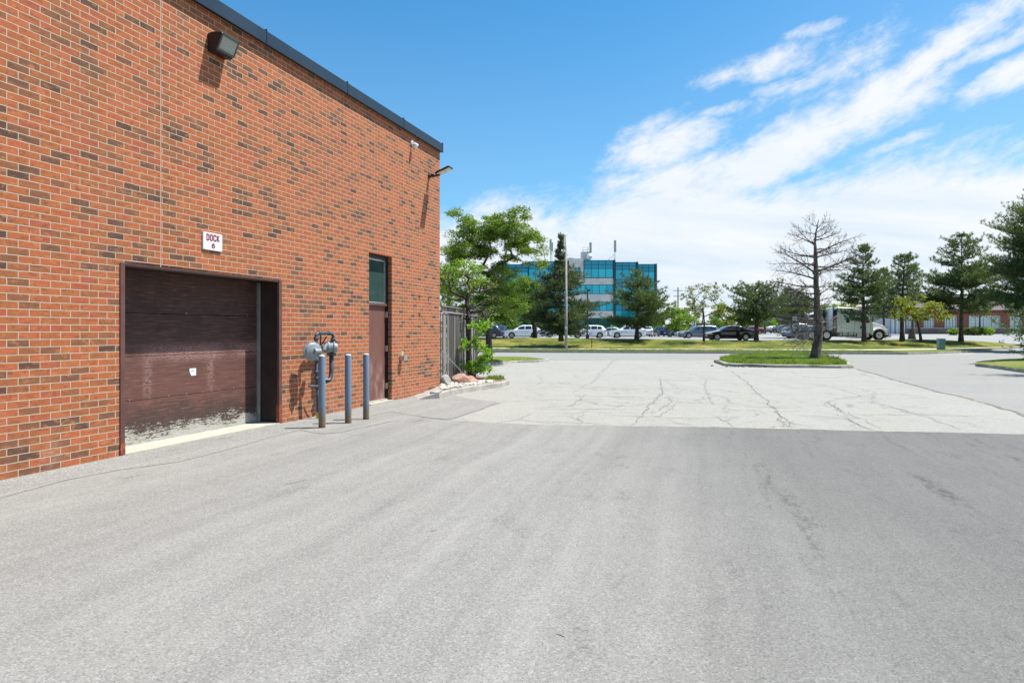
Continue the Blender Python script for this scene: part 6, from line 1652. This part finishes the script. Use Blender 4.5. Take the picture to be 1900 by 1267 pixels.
# hipped shingle roof
b = B(); x0, x1 = bx_(1650), bx_(2105); ze = bzz(578); zr = bzz(548)
b.add([(x0, -.6, ze), (x1, -.6, ze), (x1, 15, ze), (x0, 15, ze), (x0 + 6, 7, zr), (x1 - 6, 7, zr), (x0, -.6, ze + .18), (x1, -.6, ze + .18), (x1, 15, ze + .18), (x0, 15, ze + .18)],
      [(0, 1, 7, 6), (1, 2, 8, 7), (2, 3, 9, 8), (3, 0, 6, 9), (6, 7, 5, 4), (7, 8, 5), (8, 9, 4, 5), (9, 6, 4), (0, 3, 2, 1)])
b.build('roof', simple('shingles', (.10, .075, .07), .9, var=.3, scale=3), bb)
# second, farther brick block seen past the dead trunk, and pale sheds
b2 = empty('brick_building', ((1520 - 950) / F * 122, 122, .66), 0, 'distant dark red brick block seen between the dead trunk and the truck', 'building')
s_ = 122 / F; b = B(); b.box(-32 * s_, 36 * s_, 0, 12, 0, 31 * s_); b.build('wall', M['brick_red'], b2)
b = B(); b.box(-32.5 * s_, 36.5 * s_, -.2, 12.2, 31 * s_, 33 * s_); b.build('parapet', M['panel'], b2)
for k in range(3):
    x = (-22 + k * 18) * s_; b = B(); b.box(x, x + 7 * s_, -.06, -.001, 9 * s_, 19 * s_); b.build('window', M['window_pale'], b2)
for (px, w, h, Y, lab) in ((1490, 36, 16, 190, 'long pale shed on the horizon right of the rounded pine'), (1400, 46, 12, 210, 'low white warehouse on the horizon behind the black sedan')):
    s = empty('shed', ((px - 950) / F * Y, Y, .66), 0, lab, 'building'); s_ = Y / F
    b = B(); b.box(-w / 2 * s_, w / 2 * s_, 0, 20, 0, h * s_ * .8); b.build('wall', M['panel'], s)
    b = B(); b.prism([(-w / 2 * s_ - .4, h * s_ * .8), (w / 2 * s_ + .4, h * s_ * .8), (w / 4 * s_, h * s_), (-w / 4 * s_, h * s_)], -.4, 20.4, 'y'); b.build('roof', M['white'], s)

# ================================================================ FENCE
fa = Vector((-1.90, 17.35, 0)); fb = Vector((-1.36, 20.9, 0)); fd = (fb - fa).normalized(); fr_ = math.atan2(fd.y, fd.x)
fe = empty('wooden_fence', fa, fr_, 'tall weathered grey board fence running back from the brick corner', 'fence')
LF = (fb - fa).length + 1.2; b = B(); rf = random.Random(8); x = 0
while x < LF:
    w = rf.uniform(.11, .135); y0 = rf.uniform(-.012, .012); b.box(x, x + w - .030, y0, y0 + .02, .12, 2.06 + rf.uniform(-.015, .015)); 
    x += w + .004
b.build('boards', M['timber'], fe)
b = B(); b.box(0, LF, .03, .07, .45, .54); b.box(0, LF, .03, .07, 1.75, 1.84); b.box(-.02, LF, -.03, .05, 2.075, 2.12); b.build('rail', M['timber'], fe)
b = B()
for k in range(int(LF / .09)): b.box(k * .09, k * .09 + .03, .0, .02, 2.121, 2.24)
b.box(-.02, LF, -.015, .04, 2.241, 2.27); b.build('lattice', M['timber'], fe)
for k in range(4): b = B(); xx = k * (LF - .1) / 3; b.box(xx, xx + .09, .071, .16, 0, 2.3); b.build('post', M['timber'], fe)
# a wire stay leaning from the fence to the bed
b = B(); b.tube([fa + Vector((.02, -.05, 1.05)), P(868, 702, .2)], .012, 6); o = b.build('guy_wire', M['galv']); tag(o, 'thin grey wire slanting from the fence down to the boulders', 'wire')

# ================================================================ POLES, CABINET, SIGNS
lp = empty('street_light', P(1050.5, 647, .155), 0, 'tall grey concrete street light pole on the verge in front of the spruce', 'street light'); s_ = lp.location.y / F
b = B(); b.tube([(0, 0, -.1), (0, 0, 1.2), (.0, 0, (647 - 464) * s_)], [.13, .12, .07], 12); b.build('pole', M['kerb'], lp, True)
b = B(); b.tube([(0, 0, 183 * s_ - .3), (-.03, 0, 186 * s_), (-.10, -.25, 205 * s_), (-.16, -.5, 209 * s_)], [.06, .05, .035, .03], 8); b.build('arm', M['galv'], lp, True)
b = B(); b.lathe([(0, .10), (.05, .10), (.10, .03), (.20, -.02), (.19, -.07), (.08, -.1), (0, -.1)], 16, Matrix.Translation((-.16, -.55, 209.5 * s_))); b.tube([(-.16, -.55, 210 * s_), (-.16, -.55, 214 * s_)], .03, 6); b.build('lamp_head', M['galv'], lp, True)
b = B(); b.box(-.10, .10, -.16, -.13, 1.6, 1.75); b.build('number_tag', M['white'], lp)
lq = empty('lamp_post', Vector(((1090 - 950) / F * 78, 78, .66)), 0, 'thin black lamp post among the parked cars left of the office entrance', 'lamp post'); s_ = 78 / F
b = B(); b.tube([(0, 0, 0), (0, 0, 90 * s_)], .08, 8); b.lathe([(.22, 0), (.22, .5)], 12); b.build('pole', M['black'], lq); b = B(); b.box(-.1, .35, -.15, .15, 88 * s_, 91 * s_, .03); b.build('lamp_head', M['black'], lq)
for (px, py, Y, h, lab, arms) in ((1258, 618, 150, 88, 'wooden utility pole with crossarms beyond the bushy pine', 2), (1289, 618, 170, 62, 'bare far utility pole behind the thin olive tree', 0), (1304, 618, 190, 55, 'farther faint utility pole right of the thin tree', 1)):
    u = empty('utility_pole', ((px - 950) / F * Y, Y, .66), 0, lab, 'utility pole'); s_ = Y / F
    b = B(); b.tube([(0, 0, 0), (0, 0, h * s_)], [.17, .12], 8); b.build('pole', M['bark'], u)
    for k in range(arms): b = B(); z = h * s_ - .8 - k * 1.3; b.box(-1.1, 1.1, -.06, .06, z, z + .12); b.build('crossarm', M['bark'], u)
for (px, h, lab) in ((1285.5, 20, 'left short white pole standing behind the slate grey minivan'), (1290, 18, 'right short white pole standing behind the slate grey minivan')):
    Y = 100; u = empty('white_pole', ((px - 950) / F * Y, Y, .66), 0, lab, 'pole'); b = B(); b.tube([(0, 0, 0), (0, 0, h * Y / F + .8)], .1, 10); b.lathe([(.13, 0), (.13, .1), (.1, .12)], 12); b.build('post', M['white'], u)
# little T-shaped marker on the bank
tmk = empty('marker_post', P(1098, 645.5, .16), 0, 'short rusty T-shaped marker post on the grass bank right of the street light', 'post'); s_ = tmk.location.y / F
b = B(); b.tube([(0, 0, -.05), (0, 0, 17 * s_)], .035, 6); b.build('post', M['rust'], tmk); b = B(); b.box(-10 * s_, 5 * s_, -.02, .02, 16.5 * s_, 18 * s_); b.build('crossbar', M['rust'], tmk)
for (px, py, h, lab) in ((965, 641, 3.2, 'tiny pale stake on the bank left of the street light'), (1027, 624, 24, 'slim grey sign post beside the spruce trunk')):
    p = P(px, py, .3 if px == 965 else .86); s_ = p.y / F; u = empty('stake', p, 0, lab, 'post'); b = B(); b.tube([(0, 0, -.1), (0, 0, h * s_)], .03, 6); b.lathe([(.04, h * s_), (.04, h * s_ + .03), (0, h * s_ + .05)], 6); b.build('post', M['galv'], u)
ub = empty('utility_cabinet', P(1746, 648.5, .155), R(-8), 'green metal utility cabinet standing on the verge by the sidewalk', 'utility box'); s_ = ub.location.y / F
b = B(); b.box(-.23, .23, -.2, .2, .0, .80, .03); b.build('body', simple('cabinet_green', (.16, .26, .24), .5, var=.12), ub)
b = B(); b.box(-.25, .25, -.22, .22, .801, .86, .025); b.build('lid', simple('cabinet_lid', (.22, .33, .31), .5, var=.1), ub)
b = B(); b.box(-.20, .20, -.209, -.2005, .06, .74); b.build('door', simple('cabinet_door', (.14, .235, .22), .5, var=.12), ub)
b = B(); b.box(-.28, .28, -.25, .25, -.06, -.001); b.build('base', M['concrete'], ub)
# sign post with small sign behind the dead tree
sp = empty('sign_post', at_(1487, 70), 0, 'small white sign on a slanting grey post left of the dead trunk', 'sign'); s_ = 70 / F
b = B(); b.tube([(0, 0, 0), (-.35, 0, 2.4)], .04, 6); b.build('post', M['galv'], sp); b = B(); b.box(-.95, -.4, -.03, 0, 1.9, 2.5, .01); b.build('panel', M['white'], sp)
